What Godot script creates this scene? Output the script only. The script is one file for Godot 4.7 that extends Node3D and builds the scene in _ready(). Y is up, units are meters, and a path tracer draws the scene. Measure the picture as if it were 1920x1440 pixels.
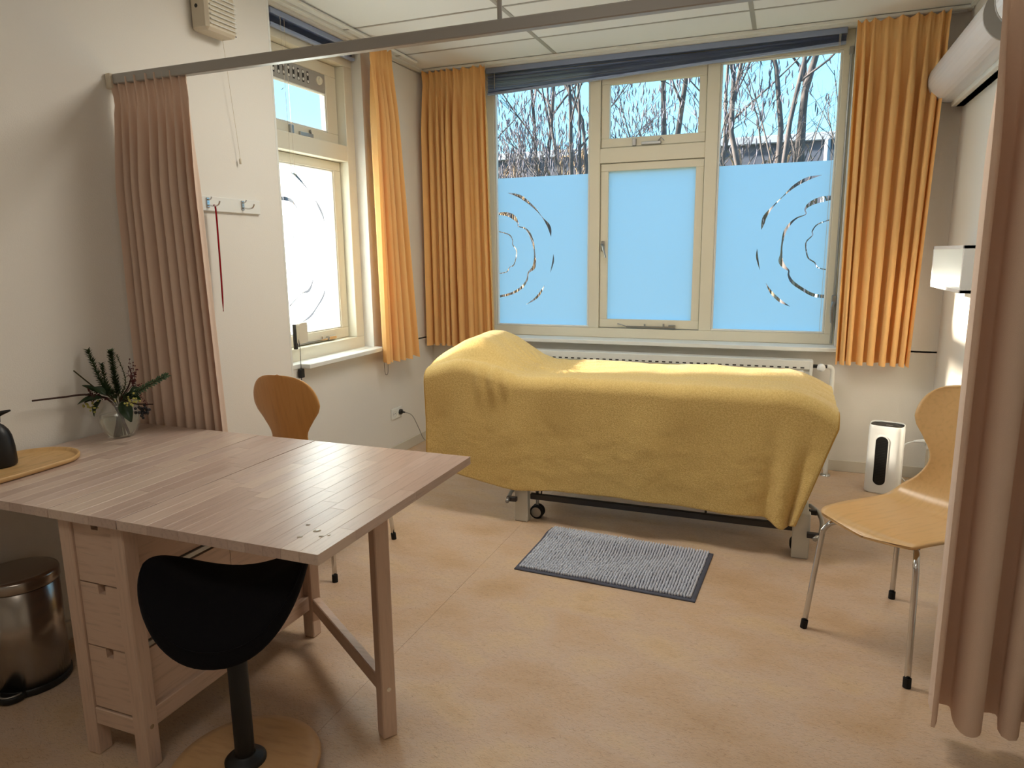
extends Node3D
# A treatment room by daylight. Metres, y up; the camera stands over x 0, z 0 and looks towards -z.
var seen_names := {}
var off := {}            # thing -> where its base stands (its parts are built in room coordinates)
var xf := Transform3D()  # applied to whatever is being built
var M := {}
var rng := RandomNumberGenerator.new()
const SUN := Vector3(1.0, -0.33, -0.186)
const ROOM_LEFT := -2.41
const WIN_LEFT := -2.51
const RIGHT := 0.865
const BACK := -4.77
const CEIL := 2.68

func _ready():
	rng.seed = 7
	var cam := Camera3D.new()
	cam.name = "camera"
	cam.position = Vector3(0, 1.385, 0)
	cam.rotation_degrees = Vector3(-10.451, 21.303, -0.654)
	cam.fov = rad_to_deg(2.0 * atan(720.0 / 1310.0))
	cam.near = 0.05
	cam.far = 400.0
	add_child(cam)
	var env := Environment.new()
	env.background_mode = Environment.BG_SKY
	var sm := ProceduralSkyMaterial.new()
	sm.sky_top_color = Color(0.50, 0.80, 1.0)
	sm.sky_horizon_color = Color(0.70, 0.94, 1.0)
	sm.ground_horizon_color = Color(0.62, 0.72, 0.78)
	sm.ground_bottom_color = Color(0.42, 0.44, 0.42)
	sm.sky_energy_multiplier = 1.3
	sm.ground_energy_multiplier = 0.6
	var sky := Sky.new()
	sky.sky_material = sm
	env.sky = sky
	env.tonemap_mode = Environment.TONE_MAPPER_LINEAR
	env.tonemap_exposure = 1.14
	env.sdfgi_enabled = true
	env.ssao_enabled = true
	env.ssil_enabled = true
	var we := WorldEnvironment.new()
	we.name = "world"
	we.environment = env
	add_child(we)
	var sun := DirectionalLight3D.new()
	sun.name = "sun"
	sun.basis = Basis.looking_at(SUN.normalized())
	sun.light_color = Color(1.0, 0.94, 0.84)
	sun.light_energy = 12.0
	sun.light_angular_distance = 2.5
	sun.shadow_enabled = true
	sun.sky_mode = DirectionalLight3D.SKY_MODE_LIGHT_ONLY
	add_child(sun)
	materials()
	shell()
	window_back()
	window_side()
	added_ceiling_lamp(Vector3(-0.873, CEIL, -2.835), 2.3)  # added out of view to brighten the couch top and floor
	added_ceiling_lamp(Vector3(-0.873, CEIL, 0.12), 0.7)  # weaker added fill behind the camera
	outside()
	curtains()
	blinds()
	couch()
	mat()
	table()
	chairs()
	stool()
	bin()
	table_top_things()
	bouquet()
	wall_things()
	small_things()

# ---------------------------------------------------------------- building helpers
func S(smooth := false) -> SurfaceTool:
	var s := SurfaceTool.new()
	s.begin(Mesh.PRIMITIVE_TRIANGLES)
	s.set_smooth_group(0 if smooth else -1)
	return s

func numbered(n: String) -> String:
	var k: int = seen_names.get(n, 0)
	seen_names[n] = k + 1
	return n if k == 0 else "%s_%03d" % [n, k]

func mk(called: String, s: SurfaceTool, m: Material, parent: Node3D = null) -> MeshInstance3D:
	s.generate_normals()
	var o := MeshInstance3D.new()
	o.mesh = s.commit()
	o.material_override = m
	if parent == null:
		o.name = numbered(called)
		add_child(o)
	else:
		o.name = called
		if off.has(parent):
			o.position = -off[parent]
		parent.add_child(o, true)
	return o

func tag(o: Node3D, label: String, category: String, group := "") -> Node3D:
	o.set_meta("label", label)
	o.set_meta("category", category)
	if group != "":
		o.set_meta("group", group)
	return o

func thing(called: String, label: String, category: String, at := Vector3.ZERO, group := "") -> Node3D:
	var o := Node3D.new()
	o.name = numbered(called)
	o.position = at
	off[o] = at
	add_child(o)
	return tag(o, label, category, group)

func struct(o: Node3D) -> Node3D:
	o.set_meta("kind", "structure")
	return o

func stuff(o: Node3D) -> Node3D:
	o.set_meta("kind", "stuff")
	return o

func tri(s: SurfaceTool, a: Vector3, b: Vector3, c: Vector3, n: Vector3):
	if (a - c).cross(a - b).dot(n) < 0.0:
		var t := b
		b = c
		c = t
	s.add_vertex(xf * a)
	s.add_vertex(xf * b)
	s.add_vertex(xf * c)

func quad(s: SurfaceTool, a: Vector3, b: Vector3, c: Vector3, d: Vector3, n: Vector3):
	tri(s, a, b, c, n)
	tri(s, a, c, d, n)

# a box with chamfered edges
func box(s: SurfaceTool, c: Vector3, size: Vector3, bv := 0.003):
	var h := size * 0.5
	var b := minf(bv, minf(h.x, minf(h.y, h.z)) * 0.9)
	if b <= 0.0:
		for ax in 3:
			var u := (ax + 1) % 3
			var v := (ax + 2) % 3
			for sg in [-1.0, 1.0]:
				var p := []
				for q in [[-1, -1], [1, -1], [1, 1], [-1, 1]]:
					var w := Vector3.ZERO
					w[ax] = sg * h[ax]
					w[u] = q[0] * h[u]
					w[v] = q[1] * h[v]
					p.append(c + w)
				var n := Vector3.ZERO
				n[ax] = sg
				quad(s, p[0], p[1], p[2], p[3], n)
		return
	var pt := func(ax: int, sg: Vector3) -> Vector3:
		var w := Vector3(sg.x * (h.x - b), sg.y * (h.y - b), sg.z * (h.z - b))
		w[ax] = sg[ax] * h[ax]
		return c + w
	for ax in 3:
		var u := (ax + 1) % 3
		var v := (ax + 2) % 3
		for sg in [-1.0, 1.0]:
			var p := []
			for q in [[-1, -1], [1, -1], [1, 1], [-1, 1]]:
				var w := Vector3.ZERO
				w[ax] = sg
				w[u] = q[0]
				w[v] = q[1]
				p.append(pt.call(ax, w))
			var n := Vector3.ZERO
			n[ax] = sg
			quad(s, p[0], p[1], p[2], p[3], n)
		for su in [-1.0, 1.0]:   # edges along ax
			for sv in [-1.0, 1.0]:
				var lo := Vector3.ZERO
				lo[u] = su
				lo[v] = sv
				var hi := lo
				lo[ax] = -1
				hi[ax] = 1
				var n := Vector3.ZERO
				n[u] = su
				n[v] = sv
				quad(s, pt.call(u, lo), pt.call(v, lo), pt.call(v, hi), pt.call(u, hi), n)
	for sx in [-1.0, 1.0]:
		for sy in [-1.0, 1.0]:
			for sz in [-1.0, 1.0]:
				var g := Vector3(sx, sy, sz)
				tri(s, pt.call(0, g), pt.call(1, g), pt.call(2, g), g)

func span(s: SurfaceTool, a: Vector3, b: Vector3, bv := 0.003):
	box(s, (a + b) * 0.5, (b - a).abs(), bv)

# a box along a line
func beam(s: SurfaceTool, a: Vector3, b: Vector3, w: float, h: float, bv := 0.002, up := Vector3.UP):
	var keep := xf
	var d := b - a
	var z := d.normalized()
	var x := up.cross(z).normalized()
	var y := z.cross(x)
	xf = keep * Transform3D(Basis(x, y, z), (a + b) * 0.5)
	box(s, Vector3.ZERO, Vector3(w, h, d.length()), bv)
	xf = keep

func grid(s: SurfaceTool, nu: int, nv: int, f: Callable, flip := false):
	var p := PackedVector3Array()
	p.resize((nu + 1) * (nv + 1))
	for i in nu + 1:
		for j in nv + 1:
			p[i * (nv + 1) + j] = xf * (f.call(float(i) / nu, float(j) / nv) as Vector3)
	for i in nu:
		for j in nv:
			var a := p[i * (nv + 1) + j]
			var b := p[(i + 1) * (nv + 1) + j]
			var c := p[(i + 1) * (nv + 1) + j + 1]
			var d := p[i * (nv + 1) + j + 1]
			if flip:
				for q in [a, c, b, a, d, c]:
					s.add_vertex(q)
			else:
				for q in [a, b, c, a, c, d]:
					s.add_vertex(q)

# a sheet with thickness th, its second face on the far side of the normal
func sheet(s: SurfaceTool, nu: int, nv: int, f: Callable, th: float, flip := false):
	var p := PackedVector3Array()
	var q := PackedVector3Array()
	var w := nv + 1
	p.resize((nu + 1) * w)
	q.resize((nu + 1) * w)
	for i in nu + 1:
		for j in w:
			p[i * w + j] = f.call(float(i) / nu, float(j) / nv)
	for i in nu + 1:
		for j in w:
			var du := p[mini(i + 1, nu) * w + j] - p[maxi(i - 1, 0) * w + j]
			var dv := p[i * w + mini(j + 1, nv)] - p[i * w + maxi(j - 1, 0)]
			var n := dv.cross(du).normalized() * (1.0 if flip else -1.0)
			q[i * w + j] = p[i * w + j] - n * th
	var put := func(a: Vector3, b: Vector3, c: Vector3, d: Vector3, fl: bool):
		for k in ([a, c, b, a, d, c] if fl else [a, b, c, a, c, d]):
			s.add_vertex(xf * k)
	for i in nu:
		for j in nv:
			var k := i * w + j
			put.call(p[k], p[k + w], p[k + w + 1], p[k + 1], flip)
			put.call(q[k], q[k + w], q[k + w + 1], q[k + 1], not flip)
	for i in nu:
		put.call(p[i * w], p[(i + 1) * w], q[(i + 1) * w], q[i * w], not flip)
		put.call(p[i * w + nv], p[(i + 1) * w + nv], q[(i + 1) * w + nv], q[i * w + nv], flip)
	for j in nv:
		put.call(p[j], p[j + 1], q[j + 1], q[j], flip)
		put.call(p[nu * w + j], p[nu * w + j + 1], q[nu * w + j + 1], q[nu * w + j], not flip)

func lathe(s: SurfaceTool, prof: Array, seg := 32, at := Vector3.ZERO):
	for k in prof.size() - 1:
		var a: Vector2 = prof[k]
		var b: Vector2 = prof[k + 1]
		var n2 := Vector2(b.y - a.y, a.x - b.x)
		for i in seg:
			var t0 := TAU * i / seg
			var t1 := TAU * (i + 1) / seg
			var d0 := Vector3(cos(t0), 0, sin(t0))
			var d1 := Vector3(cos(t1), 0, sin(t1))
			var n := (d0 + d1).normalized() * n2.x + Vector3.UP * n2.y
			var p0 := at + d0 * a.x + Vector3.UP * a.y
			var p1 := at + d1 * a.x + Vector3.UP * a.y
			var p2 := at + d1 * b.x + Vector3.UP * b.y
			var p3 := at + d0 * b.x + Vector3.UP * b.y
			if a.x > 1e-6:
				tri(s, p0, p1, p2, n)
			if b.x > 1e-6:
				tri(s, p0, p2, p3, n)

func tube(s: SurfaceTool, pts: Array, r, seg := 8, caps := true):
	var n := pts.size()
	var side := Vector3.ZERO
	var rings := []
	for i in n:
		var d: Vector3 = (pts[mini(i + 1, n - 1)] - pts[maxi(i - 1, 0)]).normalized()
		if side == Vector3.ZERO:
			side = d.cross(Vector3.UP if absf(d.y) < 0.9 else Vector3.RIGHT).normalized()
		else:
			side = (side - d * side.dot(d)).normalized()
		var other := d.cross(side)
		var rad: float = r[i] if r is Array else r
		var ring := []
		for k in seg:
			var t := TAU * k / seg
			ring.append(pts[i] + (side * cos(t) + other * sin(t)) * rad)
		rings.append(ring)
	for i in n - 1:
		for k in seg:
			var a: Vector3 = rings[i][k]
			var b: Vector3 = rings[i][(k + 1) % seg]
			var c: Vector3 = rings[i + 1][(k + 1) % seg]
			var d: Vector3 = rings[i + 1][k]
			var m: Vector3 = (a + b + c + d) * 0.25 - (pts[i] + pts[i + 1]) * 0.5
			quad(s, a, b, c, d, m)
	if caps:
		for e in [0, n - 1]:
			var out: Vector3 = pts[e] - pts[1 if e == 0 else n - 2]
			for k in range(1, seg - 1):
				tri(s, rings[e][0], rings[e][k], rings[e][k + 1], out)

func spline(p: Array, per := 8) -> Array:
	var out := []
	for i in p.size() - 1:
		var a = p[maxi(i - 1, 0)]
		var d = p[mini(i + 2, p.size() - 1)]
		for k in per:
			out.append(p[i].cubic_interpolate(p[i + 1], a, d, float(k) / per))
	out.append(p[-1])
	return out

# a flat outline in local x and y, drawn out along local z from z0 to z1
func prism(s: SurfaceTool, poly: PackedVector2Array, z0: float, z1: float):
	var ix := Geometry2D.triangulate_polygon(poly)
	for k in range(0, ix.size(), 3):
		for e in [[z0, Vector3.FORWARD], [z1, Vector3.BACK]]:
			var v := []
			for j in 3:
				v.append(Vector3(poly[ix[k + j]].x, poly[ix[k + j]].y, e[0]))
			tri(s, v[0], v[1], v[2], (e[1] as Vector3) * signf(z1 - z0))
	var area := 0.0
	for i in poly.size():
		area += poly[i].cross(poly[(i + 1) % poly.size()])
	for i in poly.size():
		var a := poly[i]
		var b := poly[(i + 1) % poly.size()]
		var n := Vector3(b.y - a.y, a.x - b.x, 0) * signf(area)
		quad(s, Vector3(a.x, a.y, z0), Vector3(b.x, b.y, z0), Vector3(b.x, b.y, z1), Vector3(a.x, a.y, z1), n)

func ball(s: SurfaceTool, c: Vector3, r: Vector3, seg := 10):
	var prof := []
	for k in seg / 2 + 1:
		var t := PI * k / (seg / 2) - PI / 2
		prof.append(Vector2(maxf(cos(t), 0.0), sin(t)))
	var keep := xf
	xf = keep * Transform3D(Basis.from_scale(r), c)
	lathe(s, prof, seg)
	xf = keep

func disc(s: SurfaceTool, c: Vector3, axis: Vector3, r: float, depth: float, seg := 16):
	tube(s, [c, c + axis.normalized() * depth], r, seg)

func smooth(a: float, b: float, x: float) -> float:
	return smoothstep(a, b, x)

# ---------------------------------------------------------------- materials
func mat_of(c: Color, rough := 0.6, metal := 0.0, two := false) -> StandardMaterial3D:
	var m := StandardMaterial3D.new()
	m.albedo_color = c
	m.roughness = rough
	m.metallic = metal
	if two:
		m.cull_mode = BaseMaterial3D.CULL_DISABLED
	return m

func noise_tex(freq: float, kind: int, ramp: Array, size := 512, octaves := 4, sd := 1) -> NoiseTexture2D:
	var n := FastNoiseLite.new()
	n.seed = sd
	n.noise_type = kind
	n.frequency = freq
	n.fractal_octaves = octaves
	var t := NoiseTexture2D.new()
	t.width = size
	t.height = size
	t.seamless = true
	t.noise = n
	if ramp.size() > 0:
		var g := Gradient.new()
		var offs := PackedFloat32Array()
		var cols := PackedColorArray()
		for e in ramp:
			offs.append(e[0])
			cols.append(e[1])
		g.offsets = offs
		g.colors = cols
		t.color_ramp = g
	return t

func triplanar(m: StandardMaterial3D, scale: Vector3, world := true):
	m.uv1_triplanar = true
	m.uv1_world_triplanar = world
	m.uv1_scale = scale

func wood(c: Color, scale: Vector3, rough: float, contrast := 0.12, sd := 3) -> StandardMaterial3D:
	var m := mat_of(Color.WHITE, rough)
	var d := c.darkened(contrast)
	m.albedo_texture = noise_tex(0.012, FastNoiseLite.TYPE_SIMPLEX_SMOOTH, [[0.0, d], [0.45, c], [0.75, c.lightened(contrast * 0.4)], [1.0, d.lerp(c, 0.4)]], 512, 5, sd)
	triplanar(m, scale, false)
	return m

func cloth(c: Color, rough := 0.95, back := Color.BLACK, weave := 60.0) -> StandardMaterial3D:
	var m := mat_of(c, rough, 0.0, true)
	m.metallic_specular = 0.2
	m.heightmap_enabled = true
	m.heightmap_texture = M.fine
	m.heightmap_scale = 0.05
	triplanar(m, Vector3.ONE * (weave / 10.0))
	if back != Color.BLACK:
		m.backlight_enabled = true
		m.backlight = back
	return m

func materials():
	M.fine = noise_tex(0.11, FastNoiseLite.TYPE_SIMPLEX, [], 512, 3, 5)
	M.soft = noise_tex(0.02, FastNoiseLite.TYPE_SIMPLEX_SMOOTH, [], 512, 4, 9)
	M.wall = mat_of(Color(0.90, 0.885, 0.855), 0.95)
	M.wall.heightmap_enabled = true
	M.wall.heightmap_texture = M.fine
	M.wall.heightmap_scale = 0.03
	triplanar(M.wall, Vector3.ONE * 2.2)
	M.tile = mat_of(Color(0.90, 0.905, 0.90), 0.95)
	M.white = mat_of(Color(0.90, 0.90, 0.88), 0.45)
	M.cream = mat_of(Color(0.87, 0.845, 0.77), 0.42)
	M.skirt = mat_of(Color(0.82, 0.795, 0.74), 0.5)
	M.floor = mat_of(Color.WHITE, 0.42)
	M.floor.albedo_texture = noise_tex(0.006, FastNoiseLite.TYPE_SIMPLEX_SMOOTH, [[0.0, Color(0.80, 0.67, 0.53)], [0.35, Color(0.84, 0.72, 0.60)], [0.55, Color(0.85, 0.745, 0.65)], [0.8, Color(0.87, 0.76, 0.63)], [1.0, Color(0.82, 0.69, 0.54)]], 512, 5, 11)
	triplanar(M.floor, Vector3(0.6, 0.6, 1.0))
	M.floor.detail_enabled = true
	M.floor.detail_blend_mode = BaseMaterial3D.BLEND_MODE_MUL
	M.floor.detail_albedo = marbling()
	M.floor.uv2_triplanar = true
	M.floor.uv2_world_triplanar = true
	M.floor.uv2_scale = Vector3(1.3, 1.3, 1.9)
	M.floor.detail_uv_layer = BaseMaterial3D.DETAIL_UV_2
	M.floor.heightmap_enabled = true
	M.floor.heightmap_texture = M.fine
	M.floor.heightmap_scale = 0.012
	var birch := Color(0.80, 0.685, 0.60)
	M.wood_y = wood(birch, Vector3(9, 0.8, 9), 0.45, 0.10, 3)
	M.wood_z = wood(birch, Vector3(9, 9, 0.8), 0.45, 0.10, 4)
	M.wood_x = wood(birch, Vector3(0.8, 9, 9), 0.45, 0.12, 6)
	M.staves = []
	for k in 6:
		var c: Color = [Color(0.76, 0.67, 0.615), Color(0.79, 0.70, 0.64), Color(0.745, 0.65, 0.595), Color(0.77, 0.68, 0.63), Color(0.73, 0.635, 0.58), Color(0.80, 0.715, 0.65)][k]
		var w := wood(c, Vector3(10, 10, 0.9), 0.33, 0.09, 20 + k)
		M.staves.append(w)
	M.beech = wood(Color(0.82, 0.60, 0.34), Vector3(8, 0.7, 8), 0.30, 0.08, 31)
	M.plywood = wood(Color(0.85, 0.69, 0.47), Vector3(7, 7, 0.8), 0.28, 0.07, 32)
	M.base_wood = wood(Color(0.78, 0.62, 0.44), Vector3(1.2, 9, 7), 0.38, 0.08, 33)
	M.tray = wood(Color(0.82, 0.66, 0.44), Vector3(8, 8, 1.2), 0.5, 0.14, 34)
	M.chrome = mat_of(Color(0.82, 0.82, 0.82), 0.12, 1.0)
	M.steel = mat_of(Color(0.66, 0.63, 0.60), 0.24, 1.0)
	M.metal = mat_of(Color(0.62, 0.62, 0.61), 0.35, 0.9)
	M.rail = mat_of(Color(0.66, 0.65, 0.63), 0.4, 0.2)
	M.post = mat_of(Color(0.78, 0.77, 0.73), 0.45, 0.1)
	M.black = mat_of(Color(0.035, 0.035, 0.04), 0.5)
	M.matte_black = mat_of(Color(0.055, 0.06, 0.075), 0.42)
	M.dark = mat_of(Color(0.20, 0.19, 0.19), 0.45, 0.3)
	M.rubber = mat_of(Color(0.03, 0.03, 0.03), 0.8)
	M.black_cloth = cloth(Color(0.085, 0.083, 0.095), 1.0)
	M.black_cloth.rim_enabled = true
	M.black_cloth.rim = 0.25
	M.plastic = mat_of(Color(0.93, 0.94, 0.94), 0.28)
	M.ivory = mat_of(Color(0.84, 0.80, 0.72), 0.5)
	M.orange = cloth(Color(0.96, 0.78, 0.53), 0.95, Color(0.62, 0.36, 0.10))
	M.beige = cloth(Color(0.87, 0.78, 0.71), 0.95, Color(0.36, 0.26, 0.20))
	M.blanket = mat_of(Color.WHITE, 1.0, 0.0, true)
	M.blanket.albedo_texture = noise_tex(0.05, FastNoiseLite.TYPE_SIMPLEX, [[0.0, Color(0.81, 0.68, 0.41)], [0.5, Color(0.87, 0.75, 0.48)], [1.0, Color(0.92, 0.82, 0.57)]], 512, 4, 41)
	M.blanket.metallic_specular = 0.1
	M.blanket.heightmap_enabled = true
	M.blanket.heightmap_texture = M.fine
	M.blanket.heightmap_scale = 0.25
	M.blanket.rim_enabled = true
	M.blanket.rim = 0.5
	M.blanket.rim_tint = 0.4
	triplanar(M.blanket, Vector3.ONE * 3.0)
	M.binding = cloth(Color(0.78, 0.62, 0.33), 0.8)
	M.blind = mat_of(Color(0.60, 0.66, 0.79), 0.35, 0.0, true)
	M.glass = StandardMaterial3D.new()
	M.glass.albedo_color = Color(0.9, 0.97, 1.0, 0.04)
	M.glass.transparency = BaseMaterial3D.TRANSPARENCY_ALPHA
	M.glass.roughness = 0.02
	M.glass.metallic_specular = 0.12
	M.glass.cull_mode = BaseMaterial3D.CULL_DISABLED
	M.film = mat_of(Color(0.60, 0.76, 0.98), 0.7, 0.0, true)  # whitish film; the blue of the sky's light is put into its colour
	M.film.backlight_enabled = true
	M.film.backlight = Color(1.20, 1.30, 1.37)
	M.film.metallic_specular = 0.15
	# the sunny side's film lets part of the light straight through
	M.film_thin = M.film.duplicate()
	M.film_thin.albedo_color.a = 0.72
	M.film_thin.transparency = BaseMaterial3D.TRANSPARENCY_ALPHA
	M.vase = StandardMaterial3D.new()
	M.vase.albedo_color = Color(0.93, 0.95, 0.93, 0.06)
	M.vase.transparency = BaseMaterial3D.TRANSPARENCY_ALPHA
	M.vase.cull_mode = BaseMaterial3D.CULL_DISABLED
	M.vase.roughness = 0.03
	M.water = StandardMaterial3D.new()
	M.water.albedo_color = Color(0.95, 0.97, 0.93, 0.04)
	M.water.refraction_enabled = true
	M.water.refraction_scale = 0.033
	M.water.roughness = 0.02
	M.rosemary = mat_of(Color(0.20, 0.29, 0.16), 0.7, 0.0, true)
	M.leaf = mat_of(Color(0.10, 0.20, 0.08), 0.4, 0.0, true)
	M.twig = mat_of(Color(0.22, 0.12, 0.08), 0.8)
	M.green_stem = mat_of(Color(0.23, 0.22, 0.11), 0.8)
	M.heather = mat_of(Color(0.33, 0.13, 0.13), 0.8)
	M.berry = mat_of(Color(0.04, 0.045, 0.08), 0.35)
	M.bud = mat_of(Color(0.78, 0.76, 0.42), 0.7)
	M.red = cloth(Color(0.52, 0.03, 0.07), 0.8)
	M.mat_base = cloth(Color(0.36, 0.37, 0.42), 1.0)
	M.mat_pile = mat_of(Color(0.80, 0.82, 0.87), 1.0)
	M.lamp_shade = mat_of(Color(0.90, 0.91, 0.93), 0.25)
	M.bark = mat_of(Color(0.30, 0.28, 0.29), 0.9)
	M.bark_lit = mat_of(Color(0.55, 0.49, 0.42), 0.9)  # same bark, with the sunlight on the trunks put into its colour
	M.catkin = mat_of(Color(0.36, 0.36, 0.42), 0.9)
	M.bramble = mat_of(Color(0.50, 0.42, 0.32), 0.9)
	M.evergreen = mat_of(Color(0.20, 0.26, 0.22), 0.8, 0.0, true)
	M.cladding = mat_of(Color(0.27, 0.30, 0.37), 0.7)
	M.fascia = mat_of(Color(0.62, 0.66, 0.72), 0.5)
	M.earth = mat_of(Color(0.30, 0.32, 0.22), 1.0)
	M.paper = mat_of(Color(0.88, 0.82, 0.84), 0.7)

# the short curved fibres of marbled linoleum, light and dark
func marbling() -> ImageTexture:
	var n := 1024
	var im := Image.create(n, n, false, Image.FORMAT_RGB8)
	im.fill(Color(0.93, 0.93, 0.93))
	var r := RandomNumberGenerator.new()
	r.seed = 5
	for k in 15000:
		var x := r.randf() * n
		var y := r.randf() * n
		var a := r.randf_range(-0.55, 0.55)
		var bend := r.randf_range(-0.09, 0.09)
		var v := r.randf()
		var c := Color(1, 0.99, 0.97)
		if v < 0.40:
			c = Color(0.80, 0.76, 0.73)
		elif v < 0.46:
			c = Color(0.60, 0.55, 0.52)
		elif v < 0.6:
			c = Color(0.94, 0.87, 0.76)
		for q in r.randi_range(6, 22):
			im.set_pixel(posmod(int(x), n), posmod(int(y), n), c)
			x += cos(a)
			y += sin(a)
			a += bend
	return ImageTexture.create_from_image(im)

# ---------------------------------------------------------------- the room
func shell():
	var s := S()
	span(s, Vector3(-2.71, -0.12, -4.97), Vector3(1.07, -0.004, 2.4), 0)
	var fl = struct(mk("floor", s, M.skirt))
	for e in [[-2.71, -1.2205], [-1.2195, 0.7795], [0.7805, 1.07]]:
		s = S()
		span(s, Vector3(e[0], -0.004, -4.97), Vector3(e[1], 0.0, 2.4), 0.0)
		mk("linoleum_sheet", s, M.floor, fl)
	# ceiling: mineral tiles in a white grid
	s = S()
	span(s, Vector3(-2.71, CEIL + 0.02, -4.97), Vector3(1.07, CEIL + 0.14, 2.4), 0)
	var ce = struct(mk("ceiling", s, M.white))
	var xs := [-2.41, -1.492, -0.254, RIGHT]
	var zs := [BACK, -4.31, -3.72, -3.13, -2.54, -1.95, -1.36, -0.77, -0.18, 0.41, 1.0, 1.59, 2.2]
	for i in 3:
		for j in zs.size() - 1:
			if i == 1 and (j == 3 or j == 8):
				continue  # an added fill lamp sits in this opening
			s = S()
			span(s, Vector3(xs[i] - (0.1 if i == 0 else 0.0), CEIL + 0.002, zs[j] + 0.001), Vector3(xs[i + 1], CEIL + 0.017, zs[j + 1] - 0.001), 0.0)
			mk("ceiling_tile", s, M.tile, ce)
	for x in [xs[1], xs[2]]:
		s = S()
		span(s, Vector3(x - 0.012, CEIL - 0.001, BACK), Vector3(x + 0.012, CEIL + 0.02, 2.2), 0.0)
		mk("ceiling_bar", s, M.rail, ce)
	for z in zs.slice(1, -1):
		s = S()
		span(s, Vector3(-2.51, CEIL - 0.0005, z - 0.008), Vector3(RIGHT, CEIL + 0.02, z + 0.008), 0.0)
		mk("ceiling_bar", s, M.rail, ce)
	s = S()
	span(s, Vector3(-2.51, CEIL - 0.012, BACK), Vector3(-2.475, CEIL + 0.02, -2.985), 0.002)
	span(s, Vector3(-2.51, CEIL - 0.012, BACK), Vector3(RIGHT, CEIL + 0.02, BACK + 0.022), 0.002)
	span(s, Vector3(RIGHT - 0.022, CEIL - 0.012, BACK), Vector3(RIGHT, CEIL + 0.02, 2.2), 0.002)
	span(s, Vector3(ROOM_LEFT, CEIL - 0.012, -2.985), Vector3(ROOM_LEFT + 0.022, CEIL + 0.02, 2.2), 0.002)
	mk("wall_angle", s, M.white, ce)
	# walls
	s = S()
	span(s, Vector3(-2.71, 0, -2.985), Vector3(ROOM_LEFT, 2.8, 2.4), 0.002)
	span(s, Vector3(-2.71, 0, -4.97), Vector3(WIN_LEFT, 0.79, -2.98), 0.0)
	span(s, Vector3(-2.71, 2.655, -4.97), Vector3(WIN_LEFT, 2.8, -2.98), 0.0)
	span(s, Vector3(-2.71, 0.78, -4.97), Vector3(WIN_LEFT, 2.66, -3.94), 0.0)
	span(s, Vector3(-2.71, 0.78, -3.10), Vector3(WIN_LEFT, 2.66, -2.98), 0.0)
	struct(mk("wall_left", s, M.wall))
	s = S()
	span(s, Vector3(-2.71, 0, -4.97), Vector3(1.07, 0.79, BACK), 0.0)
	span(s, Vector3(-2.71, 2.675, -4.97), Vector3(1.07, 2.8, BACK), 0.0)
	span(s, Vector3(-2.71, 0.78, -4.97), Vector3(-2.07, 2.68, BACK), 0.0)
	span(s, Vector3(0.305, 0.78, -4.97), Vector3(1.07, 2.68, BACK), 0.0)
	struct(mk("wall_back", s, M.wall))
	s = S()
	span(s, Vector3(RIGHT, 0, -4.97), Vector3(1.07, 2.8, 2.4), 0.0)
	struct(mk("wall_right", s, M.wall))
	s = S()
	span(s, Vector3(-2.71, 0, 2.2), Vector3(1.07, 2.8, 2.4), 0.0)
	struct(mk("wall_front", s, M.wall))
	s = S()
	span(s, Vector3(WIN_LEFT, 0, BACK), Vector3(RIGHT, 0.072, BACK + 0.008), 0.002)
	struct(mk("baseboard_back", s, M.skirt))
	s = S()
	span(s, Vector3(WIN_LEFT, 0, BACK + 0.008), Vector3(WIN_LEFT + 0.008, 0.072, -2.985), 0.002)
	span(s, Vector3(ROOM_LEFT, 0, -2.985), Vector3(ROOM_LEFT + 0.008, 0.072, 2.2), 0.002)
	struct(mk("baseboard_left", s, M.skirt))
	s = S()
	span(s, Vector3(RIGHT - 0.008, 0, BACK + 0.008), Vector3(RIGHT, 0.072, 2.2), 0.002)
	struct(mk("baseboard_right", s, M.skirt))
	# the white edge strip of the side wall where the window recess begins
	s = S()
	span(s, Vector3(ROOM_LEFT - 0.006, 0.0, -2.9895), Vector3(ROOM_LEFT + 0.0015, 2.66, -2.975), 0.001)
	struct(mk("trim_1", s, M.white))

func added_ceiling_lamp(at: Vector3, energy: float):  # an added lamp, there only to fill the room with light
	var t = thing("added_ceiling_lamp", "added fill lamp, flush and white in the tile grid, %s" % ("above the middle of the room" if at.z < -1 else "behind the place of the camera"), "ceiling lamp", at)
	var s := S()
	var w := 0.61
	var d := 0.287
	for e in [[-w, -d, w, -d + 0.03], [-w, d - 0.03, w, d], [-w, -d, -w + 0.03, d], [w - 0.03, -d, w, d]]:
		span(s, at + Vector3(e[0], -0.004, e[1]), at + Vector3(e[2], 0.018, e[3]), 0.002)
	mk("frame", s, M.white, t)
	s = S()
	span(s, at + Vector3(-w + 0.03, 0.006, -d + 0.03), at + Vector3(w - 0.03, 0.014, d - 0.03), 0.0)
	var glow := mat_of(Color(0.95, 0.95, 0.93), 0.6)
	glow.emission_enabled = true
	glow.emission = Color(1.0, 0.97, 0.92)
	glow.emission_energy_multiplier = 1.0
	mk("lamp_diffuser", s, glow, t)
	var l := AreaLight3D.new()
	l.name = "fill_light"
	l.area_size = Vector2(1.14, 0.50)
	l.light_color = Color(1.0, 0.97, 0.92)
	l.light_energy = energy
	l.set("area_range", 12.0)
	l.shadow_enabled = true
	l.rotation_degrees = Vector3(-90, 0, 0)
	l.position = Vector3(0, 0.002, 0)
	t.add_child(l)

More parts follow.
